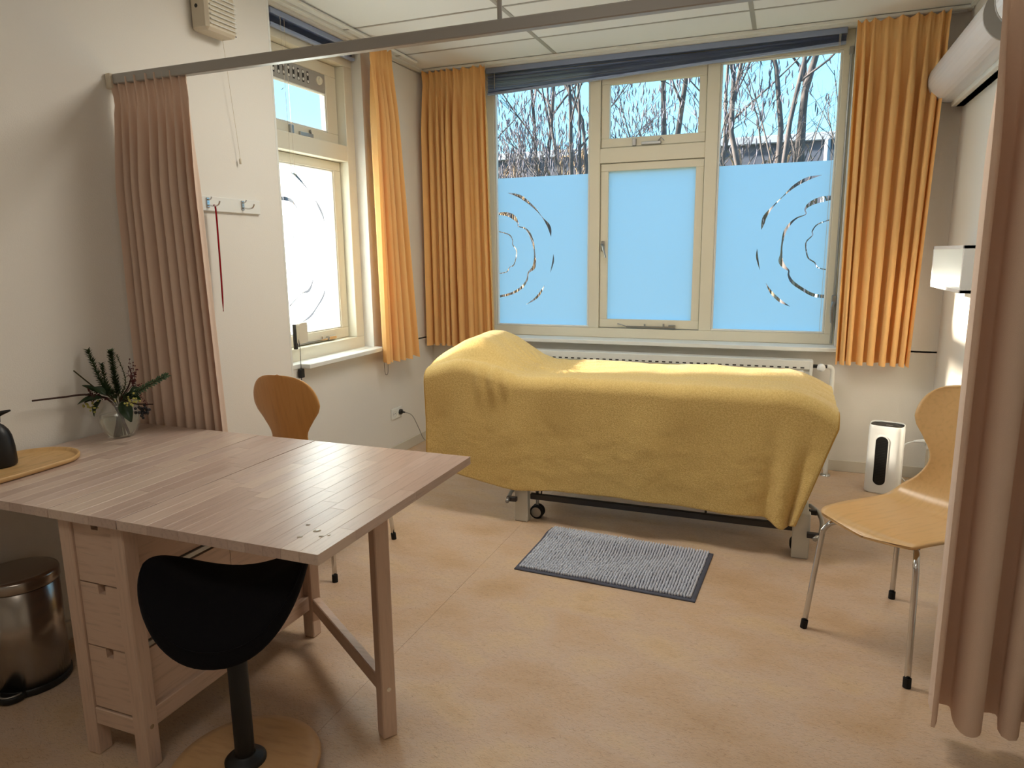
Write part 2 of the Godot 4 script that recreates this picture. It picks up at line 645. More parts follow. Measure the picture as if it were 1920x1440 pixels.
# an upright rectangular ring: outer and inner rectangles in (h, y); h runs along x on the back wall, along z on the side wall
func ring(s: SurfaceTool, side: bool, o: Rect2, i: Rect2, d0: float, d1: float, bv := 0.003):
	for e in [[o.position.x, o.position.y, o.end.x, i.position.y], [o.position.x, i.end.y, o.end.x, o.end.y], [o.position.x, i.position.y, i.position.x, i.end.y], [i.end.x, i.position.y, o.end.x, i.end.y]]:
		slab(s, side, e[0], e[1], e[2], e[3], d0, d1, bv)

func slab(s: SurfaceTool, side: bool, h0: float, y0: float, h1: float, y1: float, d0: float, d1: float, bv := 0.003):
	if side:
		span(s, Vector3(d0, y0, h0), Vector3(d1, y1, h1), bv)
	else:
		span(s, Vector3(h0, y0, d0), Vector3(h1, y1, d1), bv)

# clear strokes cut out of frosted film: [[x, y, width], ...] along each stroke
func film(root: Node3D, side: bool, r: Rect2, d: float, strokes: Array):
	var cuts := []
	for st in strokes:
		var pts := []
		for p in st:
			pts.append(Vector3(p[0], p[1], p[2]))
		pts = spline(pts, 6)
		var a := PackedVector2Array()
		var b := PackedVector2Array()
		for k in pts.size():
			var t: Vector3 = pts[mini(k + 1, pts.size() - 1)] - pts[maxi(k - 1, 0)]
			var n := Vector2(-t.y, t.x).normalized() * maxf(pts[k].z, 0.0006) * 0.5
			a.append(Vector2(pts[k].x, pts[k].y) + n)
			b.append(Vector2(pts[k].x, pts[k].y) - n)
		b.reverse()
		a.append_array(b)
		for q in Geometry2D.merge_polygons(a, PackedVector2Array()):
			cuts.append(q)
	var s := S()
	var count := int(ceil(r.size.x / 0.02))
	for k in count:
		var x0 := r.position.x + r.size.x * k / count
		var x1 := r.position.x + r.size.x * (k + 1) / count
		var left := [PackedVector2Array([Vector2(x0, r.position.y), Vector2(x1, r.position.y), Vector2(x1, r.end.y), Vector2(x0, r.end.y)])]
		for c in cuts:
			var next := []
			for p in left:
				for q in Geometry2D.clip_polygons(p, c):
					if not Geometry2D.is_polygon_clockwise(q):
						next.append(q)
			left = next
		for p in left:
			var ix := Geometry2D.triangulate_polygon(p)
			for j in range(0, ix.size(), 3):
				var v := []
				for e in 3:
					var g: Vector2 = p[ix[j + e]]
					v.append(Vector3(d, g.y, g.x) if side else Vector3(g.x, g.y, d))
				tri(s, v[0], v[1], v[2], Vector3.RIGHT if side else Vector3.BACK)
	mk("frosted_film", s, M.film_thin if side else M.film, root)

func pane(root: Node3D, side: bool, r: Rect2, d: float):
	var s := S()
	slab(s, side, r.position.x, r.position.y, r.end.x, r.end.y, d - 0.003, d + 0.003, 0.0)
	mk("pane", s, M.glass, root)

func window_back():
	var w := Node3D.new()
	w.name = "window_1"
	add_child(w)
	struct(w)
	var f := -4.86
	var s := S()
	# fixed frame: outer ring, two mullions, transom
	ring(s, false, Rect2(-2.07, 0.80, 2.375, 1.875), Rect2(-2.012, 0.868, 2.257, 1.70), f - 0.075, f)
	slab(s, false, -1.304, 0.868, -1.230, 2.568, f - 0.075, f)
	slab(s, false, -0.535, 0.868, -0.456, 2.568, f - 0.075, f)
	slab(s, false, -1.230, 1.995, -0.535, 2.092, f - 0.075, f)
	mk("window_frame", s, M.cream, w)
	# glazing beads of the fixed lights
	s = S()
	for r in [Rect2(-2.012, 0.868, 0.708, 1.70), Rect2(-0.456, 0.868, 0.701, 1.70)]:
		ring(s, false, r, r.grow(-0.013), f - 0.038, f - 0.008)
	mk("glazing_bead", s, M.white, w)
	s = S()
	ring(s, false, Rect2(-1.227, 0.872, 0.689, 1.119), Rect2(-1.173, 0.932, 0.583, 1.010), f - 0.06, f - 0.014)
	var sash = mk("casement_sash", s, M.cream, w)
	s = S()
	ring(s, false, Rect2(-1.227, 2.095, 0.689, 0.472), Rect2(-1.171, 2.155, 0.586, 0.348), f - 0.06, f - 0.014)
	var fan = mk("fanlight_sash", s, M.cream, w)
	var g := f - 0.04
	pane(w, false, Rect2(-2.0, 0.88, 0.70, 1.68), g)
	pane(w, false, Rect2(-0.444, 0.88, 0.69, 1.68), g)
	pane(sash, false, Rect2(-1.173, 0.932, 0.583, 1.010), g)
	pane(fan, false, Rect2(-1.171, 2.155, 0.586, 0.348), g)
	var d := g + 0.0045
	film(w, false, Rect2(-2.0, 0.88, 0.70, 1.055), d, [
		[[-1.925, 1.831, 0.001], [-1.826, 1.80, 0.022], [-1.724, 1.722, 0.012], [-1.66, 1.65, 0.004], [-1.618, 1.598, 0.022], [-1.602, 1.56, 0.020], [-1.595, 1.512, 0.001]],
		[[-2.01, 1.686, 0.014], [-1.931, 1.68, 0.028], [-1.879, 1.655, 0.030], [-1.848, 1.616, 0.009], [-1.846, 1.592, 0.006], [-1.793, 1.575, 0.010], [-1.759, 1.539, 0.016], [-1.734, 1.479, 0.016], [-1.721, 1.41, 0.008], [-1.719, 1.335, 0.020], [-1.731, 1.291, 0.024], [-1.770, 1.255, 0.010], [-1.781, 1.205, 0.012], [-1.823, 1.149, 0.018], [-1.903, 1.104, 0.017], [-2.01, 1.078, 0.017]],
		[[-2.01, 1.560, 0.006], [-1.92, 1.534, 0.007], [-1.892, 1.494, 0.006], [-1.892, 1.462, 0.006], [-1.864, 1.425, 0.006], [-1.862, 1.385, 0.006], [-1.883, 1.316, 0.007], [-1.918, 1.296, 0.006], [-1.941, 1.263, 0.006], [-2.01, 1.249, 0.006]],
		[[-1.577, 1.388, 0.001], [-1.579, 1.334, 0.012], [-1.600, 1.257, 0.001]],
		[[-1.645, 1.164, 0.001], [-1.684, 1.101, 0.016], [-1.727, 1.06, 0.013], [-1.789, 1.023, 0.001]]])
	film(w, false, Rect2(-0.444, 0.88, 0.69, 1.058), d, [
		[[0.172, 1.852, 0.001], [0.094, 1.835, 0.020], [0.019, 1.794, 0.018], [-0.043, 1.736, 0.005], [-0.106, 1.669, 0.009], [-0.147, 1.612, 0.022], [-0.158, 1.57, 0.020], [-0.166, 1.528, 0.001]],
		[[0.255, 1.715, 0.022], [0.181, 1.706, 0.034], [0.119, 1.682, 0.026], [0.089, 1.649, 0.010], [0.094, 1.618, 0.006], [0.043, 1.596, 0.009], [0.006, 1.562, 0.014], [-0.024, 1.511, 0.016], [-0.036, 1.434, 0.010], [-0.037, 1.375, 0.014], [-0.037, 1.325, 0.028], [-0.012, 1.289, 0.020], [0.013, 1.267, 0.009], [0.015, 1.237, 0.012], [0.04, 1.194, 0.020], [0.103, 1.148, 0.019], [0.171, 1.112, 0.020], [0.255, 1.102, 0.022]],
		[[0.255, 1.586, 0.006], [0.169, 1.555, 0.007], [0.139, 1.514, 0.007], [0.141, 1.487, 0.006], [0.111, 1.453, 0.007], [0.106, 1.419, 0.008], [0.123, 1.349, 0.008], [0.164, 1.317, 0.007], [0.186, 1.285, 0.006], [0.255, 1.268, 0.006]],
		[[-0.186, 1.407, 0.001], [-0.183, 1.351, 0.013], [-0.163, 1.273, 0.001]],
		[[-0.121, 1.186, 0.001], [-0.084, 1.126, 0.016], [-0.027, 1.072, 0.018], [0.034, 1.037, 0.001]]])
	film(sash, false, Rect2(-1.173, 0.932, 0.583, 1.010), d, [])
	s = S()
	span(s, Vector3(-2.07, 0.775, -4.86), Vector3(0.315, 0.801, -4.675), 0.003)
	mk("window_sill", s, M.white, w)
	# lever handle on the casement, stays below both opening lights
	s = S()
	span(s, Vector3(-1.217, 1.405, f - 0.014), Vector3(-1.193, 1.475, f - 0.004), 0.003)
	tube(s, [Vector3(-1.205, 1.45, f - 0.01), Vector3(-1.205, 1.45, f + 0.03), Vector3(-1.198, 1.44, f + 0.036), Vector3(-1.176, 1.36, f + 0.036)], 0.007, 8)
	mk("handle", s, M.metal, sash)
	s = S()
	span(s, Vector3(-1.03, 0.876, f - 0.012), Vector3(-0.70, 0.888, f + 0.006), 0.002)
	span(s, Vector3(-0.735, 0.876, f - 0.012), Vector3(-0.69, 0.90, f + 0.012), 0.002)
	disc(s, Vector3(-0.77, 0.888, f - 0.002), Vector3.UP, 0.006, 0.02)
	disc(s, Vector3(-0.90, 0.888, f - 0.002), Vector3.UP, 0.006, 0.016)
	tube(s, spline([Vector3(-1.03, 0.884, f), Vector3(-1.06, 0.895, f + 0.004), Vector3(-1.09, 0.902, f + 0.004)], 4), 0.004, 6)
	mk("window_stay", s, M.metal, sash)
	s = S()
	span(s, Vector3(-1.01, 2.097, f - 0.014), Vector3(-0.985, 2.142, f + 0.006), 0.002)
	span(s, Vector3(-0.95, 2.100, f - 0.014), Vector3(-0.82, 2.118, f + 0.004), 0.002)
	tube(s, [Vector3(-0.84, 2.118, f), Vector3(-0.82, 2.14, f), Vector3(-0.80, 2.118, f)], 0.004, 6)
	mk("window_stay", s, M.metal, fan)
	# rod and handle on the right-hand post
	s = S()
	tube(s, [Vector3(0.288, 2.56, f + 0.012), Vector3(0.288, 0.81, f + 0.012)], 0.007, 8)
	span(s, Vector3(0.276, 2.53, f), Vector3(0.300, 2.575, f + 0.02), 0.003)
	mk("lock_rod", s, M.metal, w)
	s = S()
	span(s, Vector3(0.274, 1.045, f), Vector3(0.302, 1.115, f + 0.03), 0.004)
	tube(s, spline([Vector3(0.286, 1.07, f + 0.03), Vector3(0.278, 1.03, f + 0.055), Vector3(0.284, 0.945, f + 0.05)], 5), 0.011, 8)
	mk("handle", s, M.metal, w)

func window_side():
	var w := Node3D.new()
	w.name = "window_2"
	add_child(w)
	struct(w)
	var f := -2.58
	var s := S()
	ring(s, true, Rect2(-3.94, 0.795, 0.84, 1.86), Rect2(-3.853, 0.873, 0.70, 1.655), f - 0.11, f)
	slab(s, true, -3.853, 1.966, -3.15, 2.061, f - 0.11, f)
	mk("window_frame", s, M.cream, w)
	var d := f - 0.06
	s = S()
	ring(s, true, Rect2(-3.851, 0.875, 0.70, 1.089), Rect2(-3.776, 0.940, 0.575, 0.970), d - 0.045, d)
	var sash = mk("casement_sash", s, M.cream, w)
	s = S()
	ring(s, true, Rect2(-3.851, 2.063, 0.70, 0.463), Rect2(-3.745, 2.128, 0.53, 0.330), d - 0.045, d)
	var fan = mk("fanlight_sash", s, M.cream, w)
	s = S()
	for r in [Rect2(-3.776, 0.940, 0.575, 0.970), Rect2(-3.745, 2.128, 0.53, 0.225)]:
		ring(s, true, r, r.grow(-0.01), d - 0.03, d - 0.004)
	mk("glazing_bead", s, M.white, sash)
	pane(sash, true, Rect2(-3.776, 0.940, 0.575, 0.970), d - 0.02)
	pane(fan, true, Rect2(-3.745, 2.128, 0.53, 0.225), d - 0.02)
	film(sash, true, Rect2(-3.776, 0.940, 0.575, 0.970), d - 0.0155, [
		[[-3.320, 1.860, 0.001], [-3.401, 1.862, 0.016], [-3.48, 1.819, 0.014], [-3.581, 1.742, 0.004], [-3.635, 1.681, 0.020], [-3.668, 1.63, 0.016], [-3.68, 1.58, 0.001]],
		[[-3.25, 1.712, 0.02], [-3.332, 1.712, 0.022], [-3.379, 1.703, 0.020], [-3.415, 1.677, 0.008], [-3.47, 1.621, 0.004], [-3.515, 1.555, 0.005], [-3.518, 1.533, 0.006], [-3.496, 1.503, 0.005], [-3.567, 1.442, 0.006], [-3.575, 1.41, 0.006], [-3.539, 1.271, 0.006], [-3.489, 1.194, 0.020], [-3.414, 1.175, 0.006], [-3.30, 1.11, 0.008]],
		[[-3.30, 1.56, 0.005], [-3.358, 1.51, 0.005], [-3.405, 1.486, 0.005], [-3.42, 1.413, 0.005], [-3.405, 1.359, 0.005], [-3.30, 1.28, 0.005]],
		[[-3.652, 1.213, 0.001], [-3.626, 1.153, 0.016], [-3.557, 1.09, 0.012], [-3.484, 1.037, 0.016], [-3.387, 1.003, 0.002]]])
	# ventilation grille above the fanlight pane
	s = S()
	span(s, Vector3(d - 0.03, 2.353, -3.745), Vector3(d - 0.002, 2.458, -3.215), 0.003)
	var vent = mk("vent_panel", s, M.rail, fan)
	for k in 9:
		var z := -3.24 - 0.0425 * k
		s = S()
		span(s, Vector3(d - 0.01, 2.375, z - 0.008), Vector3(d - 0.0008, 2.440, z + 0.008), 0.0)
		var slot = mk("vent_slot", s, M.dark, fan)
		slot.position.x += 0.0
		s = S()
		for y in [2.385, 2.425]:
			ball(s, Vector3(d - 0.0008, y + 0.006 * (k % 2), z), Vector3(0.003, 0.009, 0.0075), 8)
		mk("vent_flap", s, M.white, fan)
	s = S()
	disc(s, Vector3(d - 0.004, 2.412, -3.682), Vector3.RIGHT, 0.024, 0.012, 20)
	disc(s, Vector3(d + 0.004, 2.412, -3.682), Vector3.RIGHT, 0.016, 0.012, 20)
	mk("vent_knob", s, M.cream, fan)
	s = S()
	span(s, Vector3(f - 0.002, 0.775, -3.938), Vector3(-2.505, 0.801, -3.10), 0.002)
	span(s, Vector3(-2.515, 0.775, -3.96), Vector3(-2.437, 0.801, -3.168), 0.003)
	mk("window_sill", s, M.white, w)
	s = S()
	span(s, Vector3(d, 0.882, -3.64), Vector3(d + 0.02, 0.894, -3.30), 0.002)
	span(s, Vector3(d, 0.880, -3.68), Vector3(d + 0.028, 0.904, -3.60), 0.003)
	disc(s, Vector3(d + 0.012, 0.894, -3.55), Vector3.UP, 0.006, 0.014)
	mk("window_stay", s, M.chrome, sash)
	s = S()
	span(s, Vector3(d, 2.07, -3.40), Vector3(d + 0.02, 2.118, -3.37), 0.003)
	span(s, Vector3(d, 2.072, -3.58), Vector3(d + 0.016, 2.094, -3.46), 0.002)
	tube(s, [Vector3(d + 0.008, 2.09, -3.57), Vector3(d + 0.008, 2.115, -3.56)], 0.006, 8)
	mk("window_stay", s, M.metal, fan)

# ---------------------------------------------------------------- outside the windows
func outside():
	var s := S()
	span(s, Vector3(-60, -0.5, -60), Vector3(40, -0.35, 20), 0.0)
	s = S()
	for e in [[-60.0, -60.0, 40.0, -4.98], [-60.0, -4.98, -2.72, 20.0]]:
		span(s, Vector3(e[0], -0.6, e[1]), Vector3(e[2], -0.35, e[3]), 0.0)
	struct(mk("ground", s, M.earth))
	var b = thing("neighbouring_building", "low dark clad building with pale roof edge behind the bare trees", "building", Vector3(-6, -0.35, -15.5))
	for k in 13:
		s = S()
		span(s, Vector3(-16.0 + k * 1.6, -0.35, -17), Vector3(-14.41 + k * 1.6, 3.32, -14.0 - 0.02 * (k % 2)), 0.01)
		mk("cladding_panel", s, M.cladding, b)
	s = S()
	span(s, Vector3(-16.1, 3.31, -17.1), Vector3(5.0, 3.44, -13.9), 0.01)
	mk("roof_edge", s, M.fascia, b)
	s = S()
	tube(s, [Vector3(0.55, -0.35, -13.93), Vector3(0.55, 3.31, -13.93)], 0.05, 8)
	mk("drain_pipe", s, M.fascia, b)
	# trees: [x, z, height, lean, stems, twigginess, where]
	var spec := [
		[-4.25, -10.2, 5.2, -0.10, 3, 1.0, "bare slender tree with hanging catkins behind the leftmost pane"],
		[-3.45, -10.6, 5.6, -0.06, 4, 1.2, "bare many-stemmed tree behind the middle of the left pane"],
		[-2.75, -10.0, 5.6, -0.03, 3, 1.2, "bare crooked tree just left of the first window post"],
		[-1.72, -10.8, 6.2, 0.05, 2, 1.4, "thick grey trunk with drooping twigs behind the fanlight"],
		[-1.25, -10.2, 5.8, 0.16, 3, 1.1, "dark slanting twin stems at the right of the fanlight"],
		[-0.36, -9.4, 6.0, 0.02, 3, 0.7, "pale straight birch-like tree in the left of the right pane"],
		[0.02, -10.0, 5.6, 0.07, 2, 0.5, "two thin leaning stems in the middle of the right pane"],
		[0.30, -9.6, 5.6, 0.26, 3, 0.9, "pale trunk leaning right with a twiggy crown in the right pane"],
	]
	for k in spec.size():
		var e = spec[k]
		bare_tree(Vector3(e[0], -0.35, e[1]), e[2], e[3], e[4], e[5], e[6], 100 + k, k < 5)
	var sh := [[-4.6, -11.6, "tan bramble thicket below the leftmost tree", 0.9], [-3.2, -11.8, "tan bramble thicket filling the right of the left pane", 1.0], [-0.7, -11.2, "pale tangle of bramble at the left of the right pane", 0.9], [-0.15, -11.5, "pale bramble stems left of the leaning trunk", 0.8]]
	for k in sh.size():
		bramble(Vector3(sh[k][0], -0.35, sh[k][1]), sh[k][3], sh[k][2], 300 + k)
	side_tree()

func branch(s: SurfaceTool, twigs: SurfaceTool, a: Vector3, dir: Vector3, length: float, r: float, depth: int, tw: float, tips: Array):
	var pts := [a]
	var radii := [r]
	var d := dir
	var n := 5
	for k in n:
		d = (d + Vector3(rng.randfn(0, 0.10), rng.randfn(0.02, 0.06), rng.randfn(0, 0.10))).normalized()
		pts.append(pts[-1] + d * length / n)
		radii.append(r * (1.0 - 0.75 * (k + 1.0) / n))
	tube(s if depth > 1 else twigs, pts, radii, 5 if depth > 1 else 3, false)
	if depth == 0:
		tips.append(pts[n])
		tips.append(pts[3])
		return
	var kids := int(round((5 if depth > 2 else 6) * tw))
	for k in kids:
		var t := rng.randf_range(0.25, 1.0)
		var i := mini(int(t * n), n - 1)
		var p: Vector3 = pts[i].lerp(pts[i + 1], t * n - i)
		var az := rng.randf() * TAU
		var sideways := Vector3(cos(az), rng.randf_range(-0.15, 0.6), sin(az)).normalized()
		var kd := d.lerp(sideways, rng.randf_range(0.35, 0.6)).normalized()
		branch(s, twigs, p, kd, length * rng.randf_range(0.35, 0.55), r * 0.42 * (1.2 - t * 0.5), depth - 1, tw, tips)

func bare_tree(at: Vector3, h: float, lean: float, stems: int, tw: float, label: String, sd: int, catkins: bool):
	rng.seed = sd
	var t = thing("bare_tree", label, "tree", at, "bare trees outside the window")
	var s := S(true)
	var w := S(true)
	var tips := []
	for k in stems:
		var d := Vector3(lean + rng.randfn(0, 0.06), 1, rng.randfn(0, 0.05)).normalized()
		var a := at + Vector3(rng.randfn(0, 0.09), 0, rng.randfn(0, 0.15))
		var r := (0.065 if stems < 3 else 0.042) * rng.randf_range(0.7, 1.15)
		var trunk := S(true)
		var mid := a + d * h * 0.42
		tube(trunk, spline([a, a + d * h * 0.2 + Vector3(rng.randfn(0, 0.05), 0, 0), mid], 4), r, 7, false)
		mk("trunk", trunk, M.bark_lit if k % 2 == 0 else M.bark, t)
		branch(s, w, mid, d, h * 0.62, r * 0.95, 3, tw * 0.85, tips)
		for q in 2:
			var az := rng.randf() * TAU
			branch(s, w, a + d * h * rng.randf_range(0.28, 0.42), (d + Vector3(cos(az), 0.3, sin(az)) * 0.6).normalized(), h * 0.3, r * 0.4, 2, tw, tips)
	mk("branches", s, M.bark, t)
	stuff(mk("twigs", w, M.bark, t))
	if catkins:
		var c := S(true)
		for p in tips:
			if rng.randf() < 0.55:
				tube(c, [p, p + Vector3(rng.randfn(0, 0.01), -0.05, 0), p + Vector3(rng.randfn(0, 0.012), -rng.randf_range(0.08, 0.13), 0)], [0.004, 0.010, 0.004], 4, false)
		stuff(mk("catkins", c, M.catkin, t))

func bramble(at: Vector3, h: float, label: String, sd: int):
	rng.seed = sd
	var t = thing("bramble", label, "shrub", at, "brambles outside the window")
	var s := S(true)
	for k in 90:
		var a := at + Vector3(rng.randf_range(-0.75, 0.75), 0, rng.randf_range(-0.5, 0.5))
		var az := rng.randf() * TAU
		var reach := rng.randf_range(0.2, 0.7)
		var top := h * rng.randf_range(2.0, 3.6)
		var o := Vector3(cos(az), 0, sin(az)) * reach
		tube(s, spline([a, a + o * 0.25 + Vector3.UP * top * 0.7, a + o * 0.7 + Vector3.UP * top, a + o * 1.2 + Vector3.UP * top * rng.randf_range(0.7, 1.0)], 4), rng.randf_range(0.006, 0.014), 4, false)
	stuff(mk("stems", s, M.bramble, t))

func side_tree():
	rng.seed = 71
	var at := Vector3(-7.0, -0.35, -8.6)
	var t = thing("garden_tree", "tree with dark branches and leafy clusters seen through the side window", "tree", at)
	var s := S(true)
	tube(s, spline([at, at + Vector3(0.1, 2, 0.1), at + Vector3(0.0, 3.6, 0.2)], 5), 0.09, 8, false)
	mk("trunk", s, M.bark, t)
	s = S(true)
	var w := S(true)
	var tips := []
	for k in 7:
		var d := Vector3(rng.randfn(0, 0.25), rng.randf_range(-0.15, 0.8), rng.randf_range(0.2, 1.0)).normalized()
		branch(s, w, at + Vector3(0, rng.randf_range(2.4, 3.6), 0.2), d, rng.randf_range(1.8, 2.6), 0.03, 2, 1.0, tips)
	mk("branches", s, M.bark, t)
	stuff(mk("twigs", w, M.bark, t))
	var lf := S()
	for p in tips:
		if p.z > -8.3 and rng.randf() < 0.8:
			for q in 4:
				var c: Vector3 = p + Vector3(rng.randfn(0, 0.09), rng.randfn(0, 0.09), rng.randfn(0, 0.09))
				var u := Vector3(rng.randfn(), rng.randfn(), rng.randfn()).normalized() * 0.035
				var v := u.cross(Vector3(rng.randfn(), rng.randfn(), rng.randfn())).normalized() * 0.018
				quad(lf, c - u, c + v, c + u, c - v, u.cross(v))
	stuff(mk("leaves", lf, M.evergreen, t))

# ---------------------------------------------------------------- curtains
# a pleated curtain between four corners; out is the side the folds bulge to
func pleated(tl: Vector3, tr: Vector3, bl: Vector3, br: Vector3, pleats: int, depth: float, out: Vector3, sd: int, sag := 0.0) -> SurfaceTool:
	var r := RandomNumberGenerator.new()
	r.seed = sd
	var amp := []
	var shift := []
	var drift := []
	for k in pleats + 2:
		amp.append(r.randf_range(0.5, 1.35))
		shift.append(r.randf_range(-0.22, 0.22))
		drift.append(r.randf_range(-0.35, 0.35))
	var pitch := tl.distance_to(tr) / pleats
	var s := S(true)
	var f := func(u: float, v: float) -> Vector3:
		var top := tl.lerp(tr, u)
		var bot := bl.lerp(br, u)
		var h := v * (top.y - bot.y)
		var q := u * pleats + 0.42 * sin(u * 5.3 + sd) * smooth(0.0, 0.1, u) * smooth(0.0, 0.1, 1.0 - u)
		q = clampf(q, 0.0, pleats)
		var k := int(minf(q, pleats - 0.001))
		var w: float = q - k
		var ease: float = w * w * (3 - 2 * w)
		var a: float = lerpf(amp[k], amp[k + 1], ease)
		var sh: float = lerpf(shift[k], shift[k + 1], ease)
		var dr: float = lerpf(drift[k], drift[k + 1], ease)
		var ends := smooth(0.0, 0.04, u) * smooth(0.0, 0.04, 1.0 - u)
		var ph := TAU * q + ends * (sh * 2.0 + dr * v * 2.2)
		var pinch := exp(-pow((h - 0.085) / 0.03, 2.0))
		var head := 1.0 - smooth(0.05, 0.16, h)
		var low := smooth(0.05, 0.45, h)
		var dep := depth * (0.38 + 0.62 * low) * a * (1.0 - 0.45 * pinch)
		var fold := cos(ph) + 0.22 * cos(2.0 * ph + sh * 6.0)
		fold += head * 0.35 * cos(3.0 * ph)
		var side := (br - bl).normalized()
		var p := top.lerp(bot, v) + out * (dep * fold) + side * (pitch * 0.17 * sin(2.0 * ph) * low * ends)
		p.y -= sag * sin(PI * u) * v
		p.y += 0.006 * cos(ph) * (1.0 - v) - 0.008 * sin(ph + 1.0) * v
		return p
	grid(s, pleats * 14, 60, f)
	return s

func hem_band(tl: Vector3, tr: Vector3) -> void:
	pass

func curtain(label: String, m: Material, tl: Vector3, tr: Vector3, bl: Vector3, br: Vector3, pleats: int, depth: float, out: Vector3, sd: int):
	var o = mk("curtain", pleated(tl, tr, bl, br, pleats, depth, out, sd), m)
	tag(o, label, "curtain")

func curtains():
	curtain("orange pleated curtain at the back corner of the side window, edge lit by sun", M.orange, Vector3(-2.41, 2.645, -3.86), Vector3(-2.385, 2.645, -4.08), Vector3(-2.42, 0.705, -3.875), Vector3(-2.37, 0.70, -4.26), 5, 0.030, Vector3.RIGHT, 11)
	curtain("broad orange pleated curtain hanging left of the back window", M.orange, Vector3(-2.46, 2.655, -4.66), Vector3(-1.985, 2.655, -4.66), Vector3(-2.47, 0.735, -4.655), Vector3(-1.940, 0.735, -4.655), 9, 0.038, Vector3.BACK, 12)
	curtain("orange pleated curtain hanging right of the back window", M.orange, Vector3(0.296, 2.655, -4.66), Vector3(0.752, 2.655, -4.66), Vector3(0.308, 0.715, -4.655), Vector3(0.698, 0.715, -4.655), 8, 0.040, Vector3.BACK, 13)
	curtain("drawn-back beige privacy curtain beside the left wall, behind the vase", M.beige, Vector3(-2.385, 2.045, -2.06), Vector3(-2.035, 2.045, -2.06), Vector3(-2.385, 0.09, -2.05), Vector3(-1.965, 0.09, -2.05), 9, 0.030, Vector3.BACK, 14)
	curtain("beige privacy curtain in heavy folds in front of the right wall and chair", M.beige, Vector3(0.432, 2.045, -2.06), Vector3(0.858, 2.045, -2.06), Vector3(0.445, 0.085, -2.10), Vector3(0.86, 0.085, -2.10), 5, 0.060, Vector3.BACK, 15)
	# rails
	var s := S()
	span(s, Vector3(ROOM_LEFT, 2.030, -2.075), Vector3(RIGHT, 2.066, -2.045), 0.003)
	var r = thing("curtain_rail", "long grey privacy curtain rail crossing the room below the ceiling", "curtain rail", Vector3(-0.8, 2.03, -2.06))
	mk("rail", s, M.rail, r)
	s = S()
	span(s, Vector3(ROOM_LEFT, 2.012, -2.086), Vector3(ROOM_LEFT + 0.028, 2.068, -2.034), 0.004)
	span(s, Vector3(RIGHT - 0.028, 2.012, -2.086), Vector3(RIGHT, 2.068, -2.034), 0.004)
	mk("end_bracket", s, M.ivory, r)
	s = S()
	tube(s, [Vector3(-0.829, 2.06, -2.06), Vector3(-0.829, CEIL, -2.06)], 0.0075, 10)
	mk("hanger_rod", s, M.rail, r)
	s = S()
	span(s, Vector3(-2.50, 2.662, -4.69), Vector3(0.86, CEIL - 0.001, -4.665), 0.002)
	tag(mk("curtain_rail", s, M.white), "white curtain rail under the ceiling along the back window", "curtain rail")
	s = S()
	tube(s, spline([Vector3(-2.45, 2.670, -3.01), Vector3(-2.40, 2.670, -3.16), Vector3(-2.40, 2.670, -3.4), Vector3(-2.40, 2.670, -4.45)], 6), 0.009, 8)
	var sr = thing("curtain_rail", "white curtain rail under the ceiling along the side window", "curtain rail", Vector3(-2.40, 2.66, -3.7))
	mk("rail", s, M.white, sr)
	s = S()
	span(s, Vector3(-2.462, 2.655, -3.01), Vector3(-2.438, 2.684, -2.99), 0.003)
	mk("end_stop", s, M.tray, sr).set_meta("label", "brown end stop")

